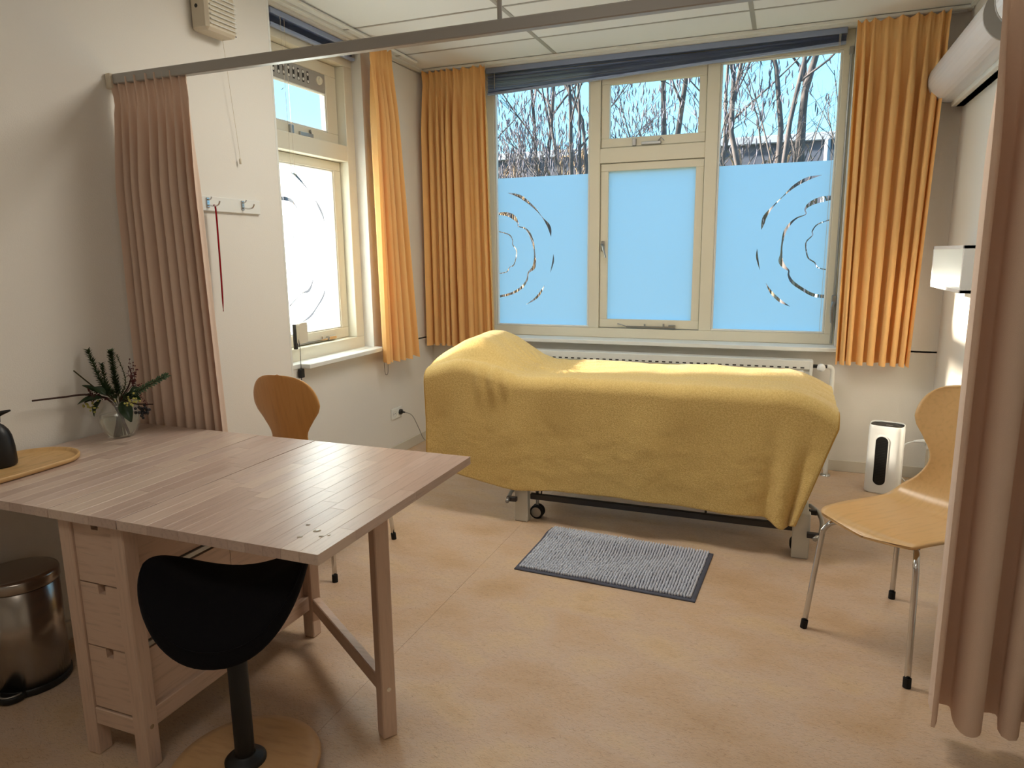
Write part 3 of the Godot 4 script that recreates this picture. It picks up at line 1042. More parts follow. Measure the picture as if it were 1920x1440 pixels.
# ---------------------------------------------------------------- blinds drawn up above the windows
func blinds():
	var b = thing("venetian_blind", "blue-grey venetian blind drawn up crookedly above the back window", "blind", Vector3(-0.9, 2.5, -4.82))
	var s := S()
	span(s, Vector3(-2.045, 2.640, -4.845), Vector3(0.258, 2.674, -4.803), 0.002)
	mk("head_rail", s, M.blind, b)
	var n := 11
	for k in n:
		s = S(true)
		var kk := float(k + 1) / n
		grid(s, 46, 4, func(u: float, v: float):
			var x := lerpf(-2.04, 0.254, u)
			var y0 := lerpf(2.512, 2.600, smooth(0.0, 1.15, u))
			var t := kk
			# some slats bow out in the middle where the stack is loose
			var wave := 0.010 * sin(u * 6.0 + k * 1.1) * (1.0 - kk) * sin(PI * u) * (1.0 if k % 3 == 0 else 0.35)
			var y := lerpf(2.640, y0, t) + wave
			var c := v * 2.0 - 1.0
			return Vector3(x, y - 0.0035 * c * c + 0.004 * c * (1.0 if k % 2 else 0.4), -4.8235 + 0.0125 * c + 0.004 * sin(k * 2.3)))
		mk("slat", s, M.blind, b)
	s = S()
	xf = Transform3D(Basis(Vector3.BACK, atan2(0.088, 2.294)), Vector3(-0.893, 2.548, -4.824))
	box(s, Vector3.ZERO, Vector3(2.296, 0.016, 0.026), 0.003)
	xf = Transform3D()
	mk("bottom_rail", s, M.blind, b)
	s = S()
	tube(s, [Vector3(0.215, 2.64, -4.80), Vector3(0.217, 1.9, -4.80), Vector3(0.214, 0.85, -4.80)], 0.0012, 5)
	mk("cord", s, M.ivory, b)
	for x in [-1.98, 0.222]:
		s = S()
		tube(s, [Vector3(x, 2.66, -4.807), Vector3(x, 2.53, -4.807)], 0.0015, 5)
		mk("cord", s, M.ivory, b)
	b = thing("venetian_blind", "blue-grey venetian blind drawn up tightly above the side window", "blind", Vector3(-2.55, 2.57, -3.6))
	s = S()
	span(s, Vector3(-2.572, 2.622, -3.925), Vector3(-2.535, 2.652, -3.16), 0.002)
	mk("head_rail", s, M.blind, b)
	for k in 8:
		s = S(true)
		grid(s, 20, 4, func(u: float, v: float):
			var c := v * 2.0 - 1.0
			return Vector3(-2.553 + 0.0125 * c, 2.618 - k * 0.0042 - 0.0035 * c * c - 0.003 * c, lerpf(-3.92, -3.165, u)), true)
		mk("slat", s, M.blind, b)
	s = S()
	span(s, Vector3(-2.567, 2.566, -3.922), Vector3(-2.540, 2.582, -3.163), 0.002)
	mk("bottom_rail", s, M.blind, b)
	s = S()
	for z in [-3.225, -3.255]:
		s = S()
		tube(s, [Vector3(-2.53, 2.62, z), Vector3(-2.525, 1.7, z - 0.004), Vector3(-2.522, 0.93, z - 0.006)], 0.0011, 5)
		mk("cord", s, M.ivory, b)
	s = S()
	tube(s, spline([Vector3(-2.432, 0.9, -3.925), Vector3(-2.432, 0.66, -3.93), Vector3(-2.430, 0.615, -3.95), Vector3(-2.430, 0.66, -3.972), Vector3(-2.432, 0.9, -3.975)], 6), 0.0013, 5)
	tag(mk("cord_loop", s, M.dark), "thin cord loop hanging out below the side window curtain", "cord")

# ---------------------------------------------------------------- couch, blanket, bath mat
func couch():
	var t = thing("treatment_couch", "treatment couch on a light grey wheeled frame under the yellow blanket", "couch", Vector3(-0.55, 0, -3.6))
	var s := S()
	span(s, Vector3(-1.70, 0.655, -3.94), Vector3(0.10, 0.745, -3.32), 0.02)
	mk("mattress", s, M.ivory, t)
	s = S()
	span(s, Vector3(-1.62, 0.60, -3.90), Vector3(0.04, 0.655, -3.36), 0.004)
	span(s, Vector3(-0.78, 0.20, -3.70), Vector3(-0.30, 0.60, -3.54), 0.006)
	span(s, Vector3(-1.20, 0.195, -3.78), Vector3(0.09, 0.235, -3.46), 0.004)
	mk("lifting_frame", s, M.post, t)
	for x in [-1.235, 0.128]:
		for z in [-3.298, -3.952]:
			s = S()
			span(s, Vector3(x - 0.037, 0.0, z - 0.022), Vector3(x + 0.037, 0.218, z + 0.022), 0.004)
			mk("foot", s, M.post, t)
		s = S()
		span(s, Vector3(x - 0.03, 0.165, -3.93), Vector3(x + 0.03, 0.212, -3.32), 0.003)
		span(s, Vector3(x - 0.03, 0.21, -3.70), Vector3(x + 0.03, 0.30, -3.54), 0.003)
		mk("end_bar", s, M.post, t)
	for z in [-3.335, -3.915]:
		s = S()
		span(s, Vector3(-1.20, 0.112, z - 0.012), Vector3(0.095, 0.142, z + 0.012), 0.002)
		mk("base_rail", s, M.dark, t)
	for e in [[-1.172, -3.36], [-1.172, -3.89], [0.12, -3.365], [0.12, -3.89]]:
		var c := Vector3(e[0], 0.037, e[1])
		var wheel = null
		for k in [-0.014, 0.014]:
			s = S(true)
			xf = Transform3D(Basis(Vector3.RIGHT, -PI / 2), c + Vector3(0, 0, k))
			lathe(s, [Vector2(0, -0.010), Vector2(0.033, -0.010), Vector2(0.037, -0.006), Vector2(0.037, 0.006), Vector2(0.033, 0.010), Vector2(0, 0.010)], 24)
			xf = Transform3D()
			wheel = mk("caster_wheel", s, M.rubber, t)
			s = S()
			disc(s, c + Vector3(0, 0, k + (0.009 if k > 0 else -0.012)), Vector3.BACK, 0.027, 0.003, 24)
			mk("hub", s, M.metal, wheel)
		s = S()
		tube(s, [c + Vector3(0, 0.03, 0), c + Vector3(0.0, 0.12, 0)], 0.009, 8)
		mk("caster_stem", s, M.metal, t)
	for z in [-3.25, -3.56]:
		for x in [0.178, -1.275]:
			s = S()
			span(s, Vector3(x - 0.027, 0.118, z - 0.012), Vector3(x + 0.027, 0.142, z + 0.012), 0.002)
			mk("pedal_arm", s, M.dark, t)
	s = S(true)
	tube(s, spline([Vector3(0.176, 0.13, -3.655), Vector3(0.208, 0.13, -3.57), Vector3(0.222, 0.13, -3.43), Vector3(0.210, 0.13, -3.29), Vector3(0.183, 0.13, -3.205)], 6), 0.0105, 10)
	mk("foot_pedal", s, M.metal, t)
	s = S(true)
	tube(s, spline([Vector3(-1.290, 0.13, -3.63), Vector3(-1.318, 0.13, -3.52), Vector3(-1.318, 0.13, -3.36), Vector3(-1.284, 0.13, -3.205)], 6), 0.0105, 10)
	mk("foot_pedal", s, M.metal, t)
	s = S()
	tube(s, [Vector3(-1.14, 0.142, -3.33), Vector3(-1.14, 0.20, -3.35)], 0.004, 6)
	tube(s, [Vector3(-0.30, 0.142, -3.33), Vector3(-0.30, 0.20, -3.35)], 0.006, 6)
	span(s, Vector3(-0.46, 0.142, -3.60), Vector3(-0.36, 0.20, -3.50), 0.003)
	mk("lever", s, M.dark, t)
	blanket()

const BL := [  # the blanket's columns: x at the top edge, x and y of the front hem
	[-1.776, -1.778, 0.245], [-1.70, -1.69, 0.25], [-1.57, -1.571, 0.228], [-1.28, -1.282, 0.183], [-1.0, -1.0, 0.192], [-0.74, -0.741, 0.200], [-0.52, -0.53, 0.196],
	[-0.35, -0.352, 0.186], [-0.18, -0.19, 0.184], [-0.04, -0.063, 0.190], [0.02, -0.01, 0.176], [0.075, 0.036, 0.150], [0.14, 0.062, 0.152], [0.19, 0.078, 0.160], [0.246, 0.094, 0.174]]

var wrinkle := FastNoiseLite.new()

func col(u: float, k: int) -> float:
	var q := u * (BL.size() - 1)
	var i := mini(int(q), BL.size() - 2)
	var a: float = BL[maxi(i - 1, 0)][k]
	var d: float = BL[mini(i + 2, BL.size() - 1)][k]
	return cubic_interpolate(BL[i][k], BL[i + 1][k], a, d, q - i)

func blanket_top(x: float, z: float) -> float:
	var gx := smooth(-1.845, -1.58, x) * 0.72 + 0.28
	gx *= 1.0 - smooth(-1.56, -1.23, x)
	var gz := 0.22 + 0.78 * smooth(-3.26, -3.50, z)
	gz *= 0.55 + 0.45 * smooth(-4.02, -3.80, z)
	var y := 0.768 + 0.016 * smooth(-3.45, -3.9, z) + 0.165 * gx * gz
	y -= 0.082 * pow(clampf((x - 0.03) / 0.216, 0.0, 1.0), 1.6)
	y += 0.006 * wrinkle.get_noise_2d(x * 22.0, z * 75.0)
	y += 0.010 * wrinkle.get_noise_2d(x * 14.0 + 40.0, z * 14.0)
	# creases running out from the pillow
	var r := Vector2(x + 1.17, z + 3.62)
	y += 0.005 * sin(atan2(r.x, r.y) * 26.0) * exp(-pow((r.length() - 0.13) / 0.11, 2.0))
	return y

func blanket_at(u: float, v: float) -> Vector3:
	var x := col(u, 0)
	var hx := col(u, 1)
	var hy := col(u, 2)
	var zb := -3.955
	var zf := -3.335
	if v < 0.10:       # behind
		var t := v / 0.10
		return Vector3(x, lerpf(0.42, blanket_top(x, zb) - 0.03, t), zb - 0.035 + 0.01 * t)
	if v < 0.50:       # lying on the couch
		var t := (v - 0.10) / 0.40
		return Vector3(x, blanket_top(x, lerpf(zb, zf, t)) - 0.03 * pow(1.0 - t, 8.0), lerpf(zb - 0.025, zf, t))
	var ytop := blanket_top(x, zf)
	var rad := 0.062
	var t := (v - 0.50) / 0.50
	var arc := 0.2
	var p := Vector3.ZERO
	var hang := 0.0
	if t < arc:
		var a := t / arc * PI / 2
		p = Vector3(x, ytop - rad * (1.0 - cos(a)), zf + rad * sin(a))
	else:
		hang = (t - arc) / (1.0 - arc)
		p = Vector3(lerpf(x, hx, hang), lerpf(ytop - rad, hy, hang), zf + rad)
	# folds of the hanging front: soft on the left, deep towards the free right end
	var g := smooth(0.0, 0.5, hang)
	var far := smooth(-0.35, 0.10, x)
	p.z += g * (0.012 * sin(x * 9.0 + 1.2) + 0.007 * sin(x * 19.0)) * (1.0 - far)
	p.z += smooth(0.05, 0.8, hang) * far * (0.022 * cos((u * 14.0 - 10.9) * 2.2) + 0.012)
	p.z += hang * 0.012 + g * 0.004 * wrinkle.get_noise_2d(x * 55.0, p.y * 55.0)
	# tucks beside the pillow
	for e in [[-1.455, 0.020, 0.020], [-1.375, 0.026, 0.024], [-1.305, 0.022, 0.018]]:
		p.z += e[1] * exp(-pow((x - e[0] - 0.05 * (0.72 - p.y)) / e[2], 2.0)) * exp(-pow((p.y - 0.72) / 0.075, 2.0))
		p.y += 0.35 * e[1] * exp(-pow((x - e[0]) / e[2], 2.0)) * (1.0 if hang == 0.0 else 0.0)
	return p

func blanket():
	wrinkle.noise_type = FastNoiseLite.TYPE_SIMPLEX_SMOOTH
	wrinkle.frequency = 0.16
	wrinkle.seed = 3
	var at := Vector3(-0.75, 0.15, -3.6)
	var t = thing("blanket", "thick yellow wool blanket draped over the treatment couch and its pillow", "blanket", at)
	var s := S(true)
	sheet(s, 230, 170, blanket_at, 0.007)
	mk("wool_cloth", s, M.blanket, t)
	# satin-stitched edges
	for e in [0.0, 1.0]:
		s = S(true)
		var pts := []
		for k in 61:
			var q := blanket_at(e, 0.5 + 0.5 * k / 60.0 if e > 0.5 else k / 60.0)
			pts.append(q + Vector3(0.002 if e > 0.5 else -0.002, 0.0, 0.001))
		tube(s, pts, 0.0062, 6)
		mk("edge_binding", s, M.binding, t)
	# the flat stitched border along the right edge
	s = S(true)
	grid(s, 4, 60, func(u: float, v: float):
		var q := blanket_at(lerpf(0.965, 0.998, u), lerpf(0.62, 0.998, v))
		return q + Vector3(0, 0, 0.004 + 0.0012 * sin(v * 420.0)), true)
	mk("stitched_border", s, M.binding, t)
	# sewn-on maker's label, white with a blue block and a small red and black mark
	s = S()
	var lab := func(u: float, v: float, lift: float) -> Vector3:
		var q := blanket_at(lerpf(0.905, 0.942, u), lerpf(0.905, 0.985, v))
		return q + Vector3(0, 0, lift)
	grid(s, 6, 10, func(u: float, v: float): return lab.call(u, v, 0.006), true)
	var lb = mk("care_label", s, M.paper, t)
	lb.set_meta("label", "small white sewn-on label with a blue block")
	var bits := [[0.30, 0.52, 0.72, 0.80, Color(0.07, 0.16, 0.42)], [0.34, 0.06, 0.56, 0.42, Color(0.10, 0.06, 0.10)], [0.60, 0.08, 0.78, 0.40, Color(0.70, 0.14, 0.12)], [0.38, 0.86, 0.66, 0.93, Color(0.72, 0.40, 0.42)]]
	for b in bits:
		s = S()
		grid(s, 3, 5, func(u: float, v: float): return lab.call(lerpf(b[0], b[2], u), lerpf(b[1], b[3], v), 0.0068), true)
		mk("print", s, mat_of(b[4], 0.7, 0.0, true), lb)

func mat():
	# corners measured on the floor
	var a := Vector3(-1.051, 0, -3.238)
	var b := Vector3(-0.244, 0, -3.185)
	var c := Vector3(-0.270, 0, -2.689)
	var d := Vector3(-1.063, 0, -2.727)
	var t = thing("bath_mat", "grey ribbed chenille mat lying on the floor before the couch", "mat", Vector3(-0.66, 0, -2.96))
	var h := func(u: float, v: float) -> float:
		return 0.006 + 0.010 * exp(-pow((v - 0.16) / 0.10, 2.0)) * (0.6 + 0.4 * sin(u * 5.0 + 0.5)) + 0.004 * exp(-pow((u - 0.42) / 0.05, 2.0)) * v * v
	var at := func(u: float, v: float) -> Vector3:
		return a.lerp(b, u).lerp(d.lerp(c, u), v)
	var s := S(true)
	sheet(s, 40, 24, func(u: float, v: float): return at.call(u, v) + Vector3(0, h.call(u, v), 0), 0.005, true)
	mk("backing", s, M.mat_base, t)
	s = S(true)
	ball(s, Vector3.ZERO, Vector3(0.0052, 0.0085, 0.0070), 8)
	s.generate_normals()
	var mm := MultiMesh.new()
	mm.transform_format = MultiMesh.TRANSFORM_3D
	mm.mesh = s.commit()
	rng.seed = 21
	var nu := 62
	var nv := 38
	mm.instance_count = nu * nv
	for i in nu:
		for j in nv:
			var u := lerpf(0.018, 0.978, (i + 0.5) / nu)
			var v := lerpf(0.0, 0.965, (j + 0.5) / nv)
			u += 0.006 * sin(v * 9.0 + u * 7.0) * sin(PI * u) + rng.randfn(0, 0.0009)
			var p: Vector3 = at.call(u, v) + Vector3(0, h.call(u, v) + 0.005 + rng.randfn(0, 0.0008), 0)
			mm.set_instance_transform(i * nv + j, Transform3D(Basis(Vector3.UP, rng.randf() * 0.6).scaled(Vector3.ONE * rng.randf_range(0.9, 1.1)), p))
	var o := MultiMeshInstance3D.new()
	o.name = "chenille_pile"
	o.multimesh = mm
	o.material_override = M.mat_pile
	o.position = -off[t]
	t.add_child(o, true)
	stuff(o)

# ---------------------------------------------------------------- gateleg table
func table():
	var t = thing("gateleg_table", "birch gateleg table with butcher-block top and drawers, standing against the left wall", "table", Vector3(-1.66, 0, -1.6))
	var z0 := -1.19
	var z1 := -2.0
	var leaves := [[-2.385, -1.789, 12, "tabletop_leaf"], [-1.785, -1.541, 5, "tabletop_middle"], [-1.537, -0.928, 12, "tabletop_leaf"]]
	rng.seed = 33
	for e in leaves:
		var s := S()
		span(s, Vector3(e[0] + 0.01, 0.7135, z1 + 0.01), Vector3(e[1] - 0.01, 0.716, z0 - 0.01), 0.0)
		var leaf = mk(e[3], s, M.wood_z, t)
		var n: int = e[2]
		var x: float = e[0]
		var w: float = (e[1] - e[0]) / n
		for k in n:
			var z := z0
			var first := true
			while z > z1 + 0.01:
				var l := rng.randf_range(0.12, 0.42) if first else rng.randf_range(0.24, 0.46)
				first = false
				var ze := maxf(z - l, z1)
				if ze - z1 < 0.12:
					ze = z1
				s = S()
				span(s, Vector3(x + k * w + 0.0002, 0.7145, ze + 0.0002), Vector3(x + (k + 1) * w - 0.0002, 0.740 + rng.randf_range(-0.0001, 0.0001), z - 0.0002), 0.0005)
				mk("stave", s, M.staves[rng.randi() % 6], leaf)
				z = ze
	# legs
	for e in [[-1.790, -1.744, -1.258, -1.214], [-1.598, -1.553, -1.258, -1.214], [-1.790, -1.744, -1.985, -1.940], [-1.598, -1.553, -1.985, -1.940]]:
		var s := S()
		span(s, Vector3(e[0], 0, e[2]), Vector3(e[1], 0.7135, e[3]), 0.003)
		mk("leg", s, M.wood_y, t)
	for z in [-1.236, -1.962]:
		var s := S()
		span(s, Vector3(-1.744, 0.098, z - 0.016), Vector3(-1.598, 0.148, z + 0.018), 0.002)
		mk("cross_rail", s, M.wood_x, t)
	for x in [-1.576, -1.767]:
		var s := S()
		span(s, Vector3(x - 0.011, 0.112, -1.94), Vector3(x + 0.014, 0.166, -1.258), 0.002)
		mk("side_rail", s, M.wood_z, t)
		s = S()
		span(s, Vector3(x - 0.011, 0.690, -1.94), Vector3(x + 0.014, 0.7135, -1.258), 0.002)
		mk("side_rail", s, M.wood_z, t)
	# drawers: a notched front, box sides and dark runners
	var ys := [[0.532, 0.7115], [0.344, 0.528], [0.154, 0.340]]
	for e in ys:
		var s := S()
		var y0: float = e[0]
		var y1: float = e[1]
		var nx := -1.662
		prism(s, PackedVector2Array([Vector2(-1.742, y0), Vector2(-1.600, y0), Vector2(-1.600, y1), Vector2(nx + 0.0145, y1), Vector2(nx + 0.0125, y1 - 0.026), Vector2(nx - 0.0125, y1 - 0.026), Vector2(nx - 0.0145, y1), Vector2(-1.742, y1)]), -1.240, -1.222)
		var dr = mk("drawer", s, M.wood_x, t)
		s = S()
		span(s, Vector3(-1.735, y0 + 0.012, -1.60), Vector3(-1.583, y1 - 0.012, -1.2405), 0.0)
		span(s, Vector3(-1.735, y0 + 0.012, -1.935), Vector3(-1.583, y1 - 0.012, -1.602), 0.0)
		mk("drawer_box", s, M.wood_z, dr)
		s = S()
		span(s, Vector3(-1.745, y0 - 0.004, -1.938), Vector3(-1.573, y0 + 0.010, -1.26), 0.001)
		mk("drawer_runner", s, M.metal, t)
	# the swung-out gate that holds up the right leaf
	var hinge := Vector3(-1.528, 0, -1.925)
	var foot := Vector3(-1.022, 0, -1.580)
	var dir := (foot - hinge).normalized()
	var s := S()
	beam(s, foot + Vector3.UP * 0.0, foot + Vector3.UP * 0.7135, 0.044, 0.044, 0.003, dir)
	var gl = mk("gate_leg", s, M.wood_y, t)
	s = S()
	beam(s, hinge + Vector3.UP * 0.09, hinge + Vector3.UP * 0.70, 0.034, 0.034, 0.003, dir)
	mk("gate_post", s, M.wood_y, t)
	for y in [0.155, 0.675]:
		s = S()
		beam(s, hinge + Vector3.UP * y + dir * 0.017, foot + Vector3.UP * y - dir * 0.022, 0.028, 0.050, 0.003)
		mk("gate_rail", s, M.wood_x, t)
	for y in [0.155, 0.682]:
		s = S()
		disc(s, foot + dir * 0.0215 + Vector3.UP * y, dir, 0.0065, 0.0016, 14)
		disc(s, foot + dir * 0.0222 + Vector3.UP * y, dir, 0.0026, 0.0012, 8)
		mk("screw", s, M.chrome, gl)
	for z in [-1.236, -1.962]:
		s = S()
		disc(s, Vector3(-1.5535, 0.125, z), Vector3.RIGHT, 0.0065, 0.0016, 14)
		mk("screw", s, M.chrome, t)

# ---------------------------------------------------------------- plywood shell chairs
func shell_chair(label: String) -> Node3D:
	var t = thing("shell_chair", label, "chair", Vector3.ZERO, "plywood shell chairs")
	var prof := spline([Vector2(0.242, 0.432), Vector2(0.205, 0.449), Vector2(0.08, 0.447), Vector2(-0.06, 0.440), Vector2(-0.150, 0.447), Vector2(-0.205, 0.492), Vector2(-0.232, 0.575), Vector2(-0.250, 0.70), Vector2(-0.270, 0.82), Vector2(-0.286, 0.905)], 10)
	var half := spline([Vector2(0.0, 0.150), Vector2(0.10, 0.190), Vector2(0.24, 0.205), Vector2(0.40, 0.200), Vector2(0.50, 0.186), Vector2(0.57, 0.164), Vector2(0.65, 0.116), Vector2(0.72, 0.092), Vector2(0.78, 0.130), Vector2(0.84, 0.168), Vector2(1.0, 0.168)], 10)
	var look := func(a: Array, q: float) -> Vector2:
		var i := clampf(q, 0, 1) * (a.size() - 1)
		var k := mini(int(i), a.size() - 2)
		return a[k].lerp(a[k + 1], i - k)
	var f := func(u: float, v: float) -> Vector3:
		var w := u * 2.0 - 1.0
		# along the shell, with both ends rounded
		var cut := 0.10
		var q := v
		var wid := 0.0
		var h2 := func(x: float) -> float:
			for k in half.size() - 1:
				if x <= half[k + 1].x:
					return lerpf(half[k].y, half[k + 1].y, (x - half[k].x) / maxf(half[k + 1].x - half[k].x, 1e-5))
			return half[-1].y
		wid = h2.call(q)
		if q < 0.07:
			wid *= pow(maxf(1.0 - pow(1.0 - q / 0.07, 3.0), 0.0), 0.45) * 0.98 + 0.02
		if q > 0.84:
			var e := (q - 0.84) / 0.16
			wid = 0.168 * sqrt(maxf(1.0 - e * e, 0.0)) + 0.0015
		var p: Vector2 = look.call(prof, q)
		var back := smooth(0.5, 0.75, q)
		var dish := w * w
		return Vector3(w * wid, p.y + dish * 0.014 * (1.0 - back), p.x + dish * 0.030 * back * (wid / 0.166))
	var s := S(true)
	# rows crowd together at both ends, where the outline turns
	sheet(s, 26, 84, func(u: float, v: float): return f.call(u, 0.5 - 0.5 * cos(PI * v) if v < 0.08 or v > 0.86 else 0.5 - 0.5 * cos(PI * v)), 0.010, true)
	mk("plywood_shell", s, M.beech, t)
	for sx in [-1.0, 1.0]:
		for sz in [-1.0, 1.0]:
			s = S(true)
			tube(s, spline([Vector3(0.05 * sx, 0.424, 0.05 * sz), Vector3(0.13 * sx, 0.424, 0.15 * sz), Vector3(0.160 * sx, 0.421, 0.190 * sz), Vector3(0.176 * sx, 0.395, 0.212 * sz), Vector3(0.182 * sx, 0.35, 0.218 * sz), Vector3(0.205 * sx, 0.028, 0.245 * sz)], 5), 0.0098, 10)
			var leg = mk("leg", s, M.chrome, t)
			s = S()
			tube(s, [Vector3(0.2048 * sx, 0.032, 0.2447 * sz), Vector3(0.207 * sx, 0.0, 0.2475 * sz)], 0.0125, 12)
			mk("rubber_foot", s, M.rubber, leg)
	s = S()
	box(s, Vector3(0, 0.428, 0), Vector3(0.15, 0.012, 0.15), 0.004)
	for sx in [-1.0, 1.0]:
		for sz in [-1.0, 1.0]:
			disc(s, Vector3(0.13 * sx, 0.424, 0.15 * sz), Vector3.UP, 0.012, 0.014, 10)
	mk("seat_plate", s, M.dark, t)
	return t

func chairs():
	var a = shell_chair("beech shell chair behind the gateleg table, its rounded back turned to us")
	var b = a.duplicate()
	b.name = numbered("shell_chair")
	add_child(b)
	b.set_meta("label", "beech shell chair on chrome legs half hidden by the right beige curtain")
	for o in b.get_children():
		if o.name == "plywood_shell":
			o.material_override = M.plywood
	a.position = Vector3(-1.957, 0, -2.598)
	a.rotation.y = PI
	b.position = Vector3(0.453, 0, -2.677)
	b.rotation.y = deg_to_rad(-43.0)

# ---------------------------------------------------------------- saddle stool
func stool():
	var c := Vector3(-1.300, 0, -1.305)
	var t = thing("saddle_stool", "black saddle-seat stool on a round wooden foot, pushed under the table corner", "stool", c)
	var s := S(true)
	lathe(s, [Vector2(0, 0.0), Vector2(0.10, 0.002), Vector2(0.178, 0.012), Vector2(0.196, 0.022), Vector2(0.199, 0.030), Vector2(0.194, 0.037), Vector2(0.17, 0.040), Vector2(0, 0.041)], 56, c)
	mk("base", s, M.base_wood, t)
	s = S(true)
	lathe(s, [Vector2(0.054, 0.040), Vector2(0.054, 0.048), Vector2(0.046, 0.056), Vector2(0.030, 0.060), Vector2(0.027, 0.064)], 32, c)
	mk("collar", s, M.black, t)
	s = S(true)
	lathe(s, [Vector2(0.0255, 0.05), Vector2(0.0255, 0.372), Vector2(0.022, 0.378), Vector2(0.014, 0.379)], 28, c)
	mk("column", s, M.black, t)
	s = S(true)
	lathe(s, [Vector2(0.0165, 0.37), Vector2(0.0165, 0.46)], 24, c)
	mk("gas_spring", s, M.metal, t)
	# seat: a rounded slab whose sides rise and whose front drops away
	var ang := deg_to_rad(26.0)
	var ux := Vector3(cos(ang), 0, -sin(ang))
	var vz := Vector3(sin(ang), 0, cos(ang))
	var mid := c + Vector3(0.012, 0, 0.022)
	var a := 0.205
	var b := 0.142
	var rim := func(q: float) -> Vector2:
		var cx := cos(q)
		var sy := sin(q)
		return Vector2(a * signf(cx) * pow(absf(cx), 0.82), b * signf(sy) * pow(absf(sy), 0.86))
	var top := func(e: Vector2) -> float:
		var n := Vector2(e.x / a, e.y / b)
		var y := 0.556 + 0.085 * n.x * n.x * (0.75 + 0.25 * (1.0 - maxf(n.y, 0.0)))
		y -= 0.088 * pow(maxf(n.y, 0.0), 1.7) + 0.012 * n.y
		y -= 0.01 * pow(minf(n.y, 0.0), 2.0)
		return y
	var surf := func(u: float, v: float) -> Vector3:
		var q := u * TAU
		var edge: Vector2 = rim.call(q)
		var r := 0.0
		var dy := 0.0
		if v < 0.6:
			r = v / 0.6 * 0.93
		elif v < 0.85:
			var k := (v - 0.6) / 0.25 * PI
			r = 0.93 + 0.07 * sin(k)
			dy = -0.026 * (1.0 - cos(k))
		else:
			r = 0.93 * (1.0 - (v - 0.85) / 0.15)
			dy = -0.052 - 0.03 * (v - 0.85) / 0.15
		var e := edge * r
		return mid + ux * e.x + vz * e.y + Vector3.UP * (top.call(e) + dy)
	s = S(true)
	grid(s, 72, 40, surf, true)
	var seat = mk("seat", s, M.black_cloth, t)
	s = S(true)
	var seam := []
	for k in 73:
		seam.append(surf.call(k / 72.0, 0.645))
	tube(s, seam, 0.0022, 5, false)
	mk("seam", s, M.black_cloth, seat)

func bin():
	var c := Vector3(-2.288, 0, -1.40)
	var t = thing("pedal_bin", "brushed steel pedal bin on the floor under the table", "bin", c)
	var s := S(true)
	lathe(s, [Vector2(0.108, 0.022), Vector2(0.112, 0.024), Vector2(0.113, 0.350), Vector2(0.109, 0.352)], 56, c)
	mk("body", s, M.steel, t)
	s = S(true)
	lathe(s, [Vector2(0.0, 0.0), Vector2(0.112, 0.0), Vector2(0.1155, 0.004), Vector2(0.1155, 0.020), Vector2(0.112, 0.024)], 56, c)
	mk("base", s, M.black, t)
	s = S(true)
	lathe(s, [Vector2(0.108, 0.352), Vector2(0.116, 0.354), Vector2(0.117, 0.358), Vector2(0.117, 0.382), Vector2(0.1145, 0.388), Vector2(0.095, 0.393), Vector2(0.0, 0.397)], 56, c)
	mk("lid", s, M.steel, t)
	s = S(true)
	var d := Vector3(0.42, 0, 0.9).normalized()
	var side := Vector3(d.z, 0, -d.x)
	grid(s, 20, 6, func(u: float, v: float):
		var q := PI * u
		var r := 0.0 if v == 0.0 else (1.0 if v < 0.9 else 1.0)
		var h: float = [0.020, 0.024, 0.024, 0.020, 0.012, 0.006, 0.004][int(round(v * 6.0))]
		var rr: float = [0.0, 0.75, 0.95, 1.0, 1.0, 1.0, 0.95][int(round(v * 6.0))]
		return c + d * (0.098 + 0.052 * sin(q) * rr) + side * (0.044 * cos(q) * rr) + Vector3.UP * h)
	var p = mk("pedal", s, M.black, t)
	s = S(true)
	var arc := []
	for k in 13:
		var q := PI * (0.12 + 0.76 * k / 12.0)
		arc.append(c + d * (0.098 + 0.044 * sin(q)) + side * (0.037 * cos(q)) + Vector3.UP * 0.0245)
	tube(s, arc, 0.0035, 6)
	mk("pedal_grip", s, M.metal, p)

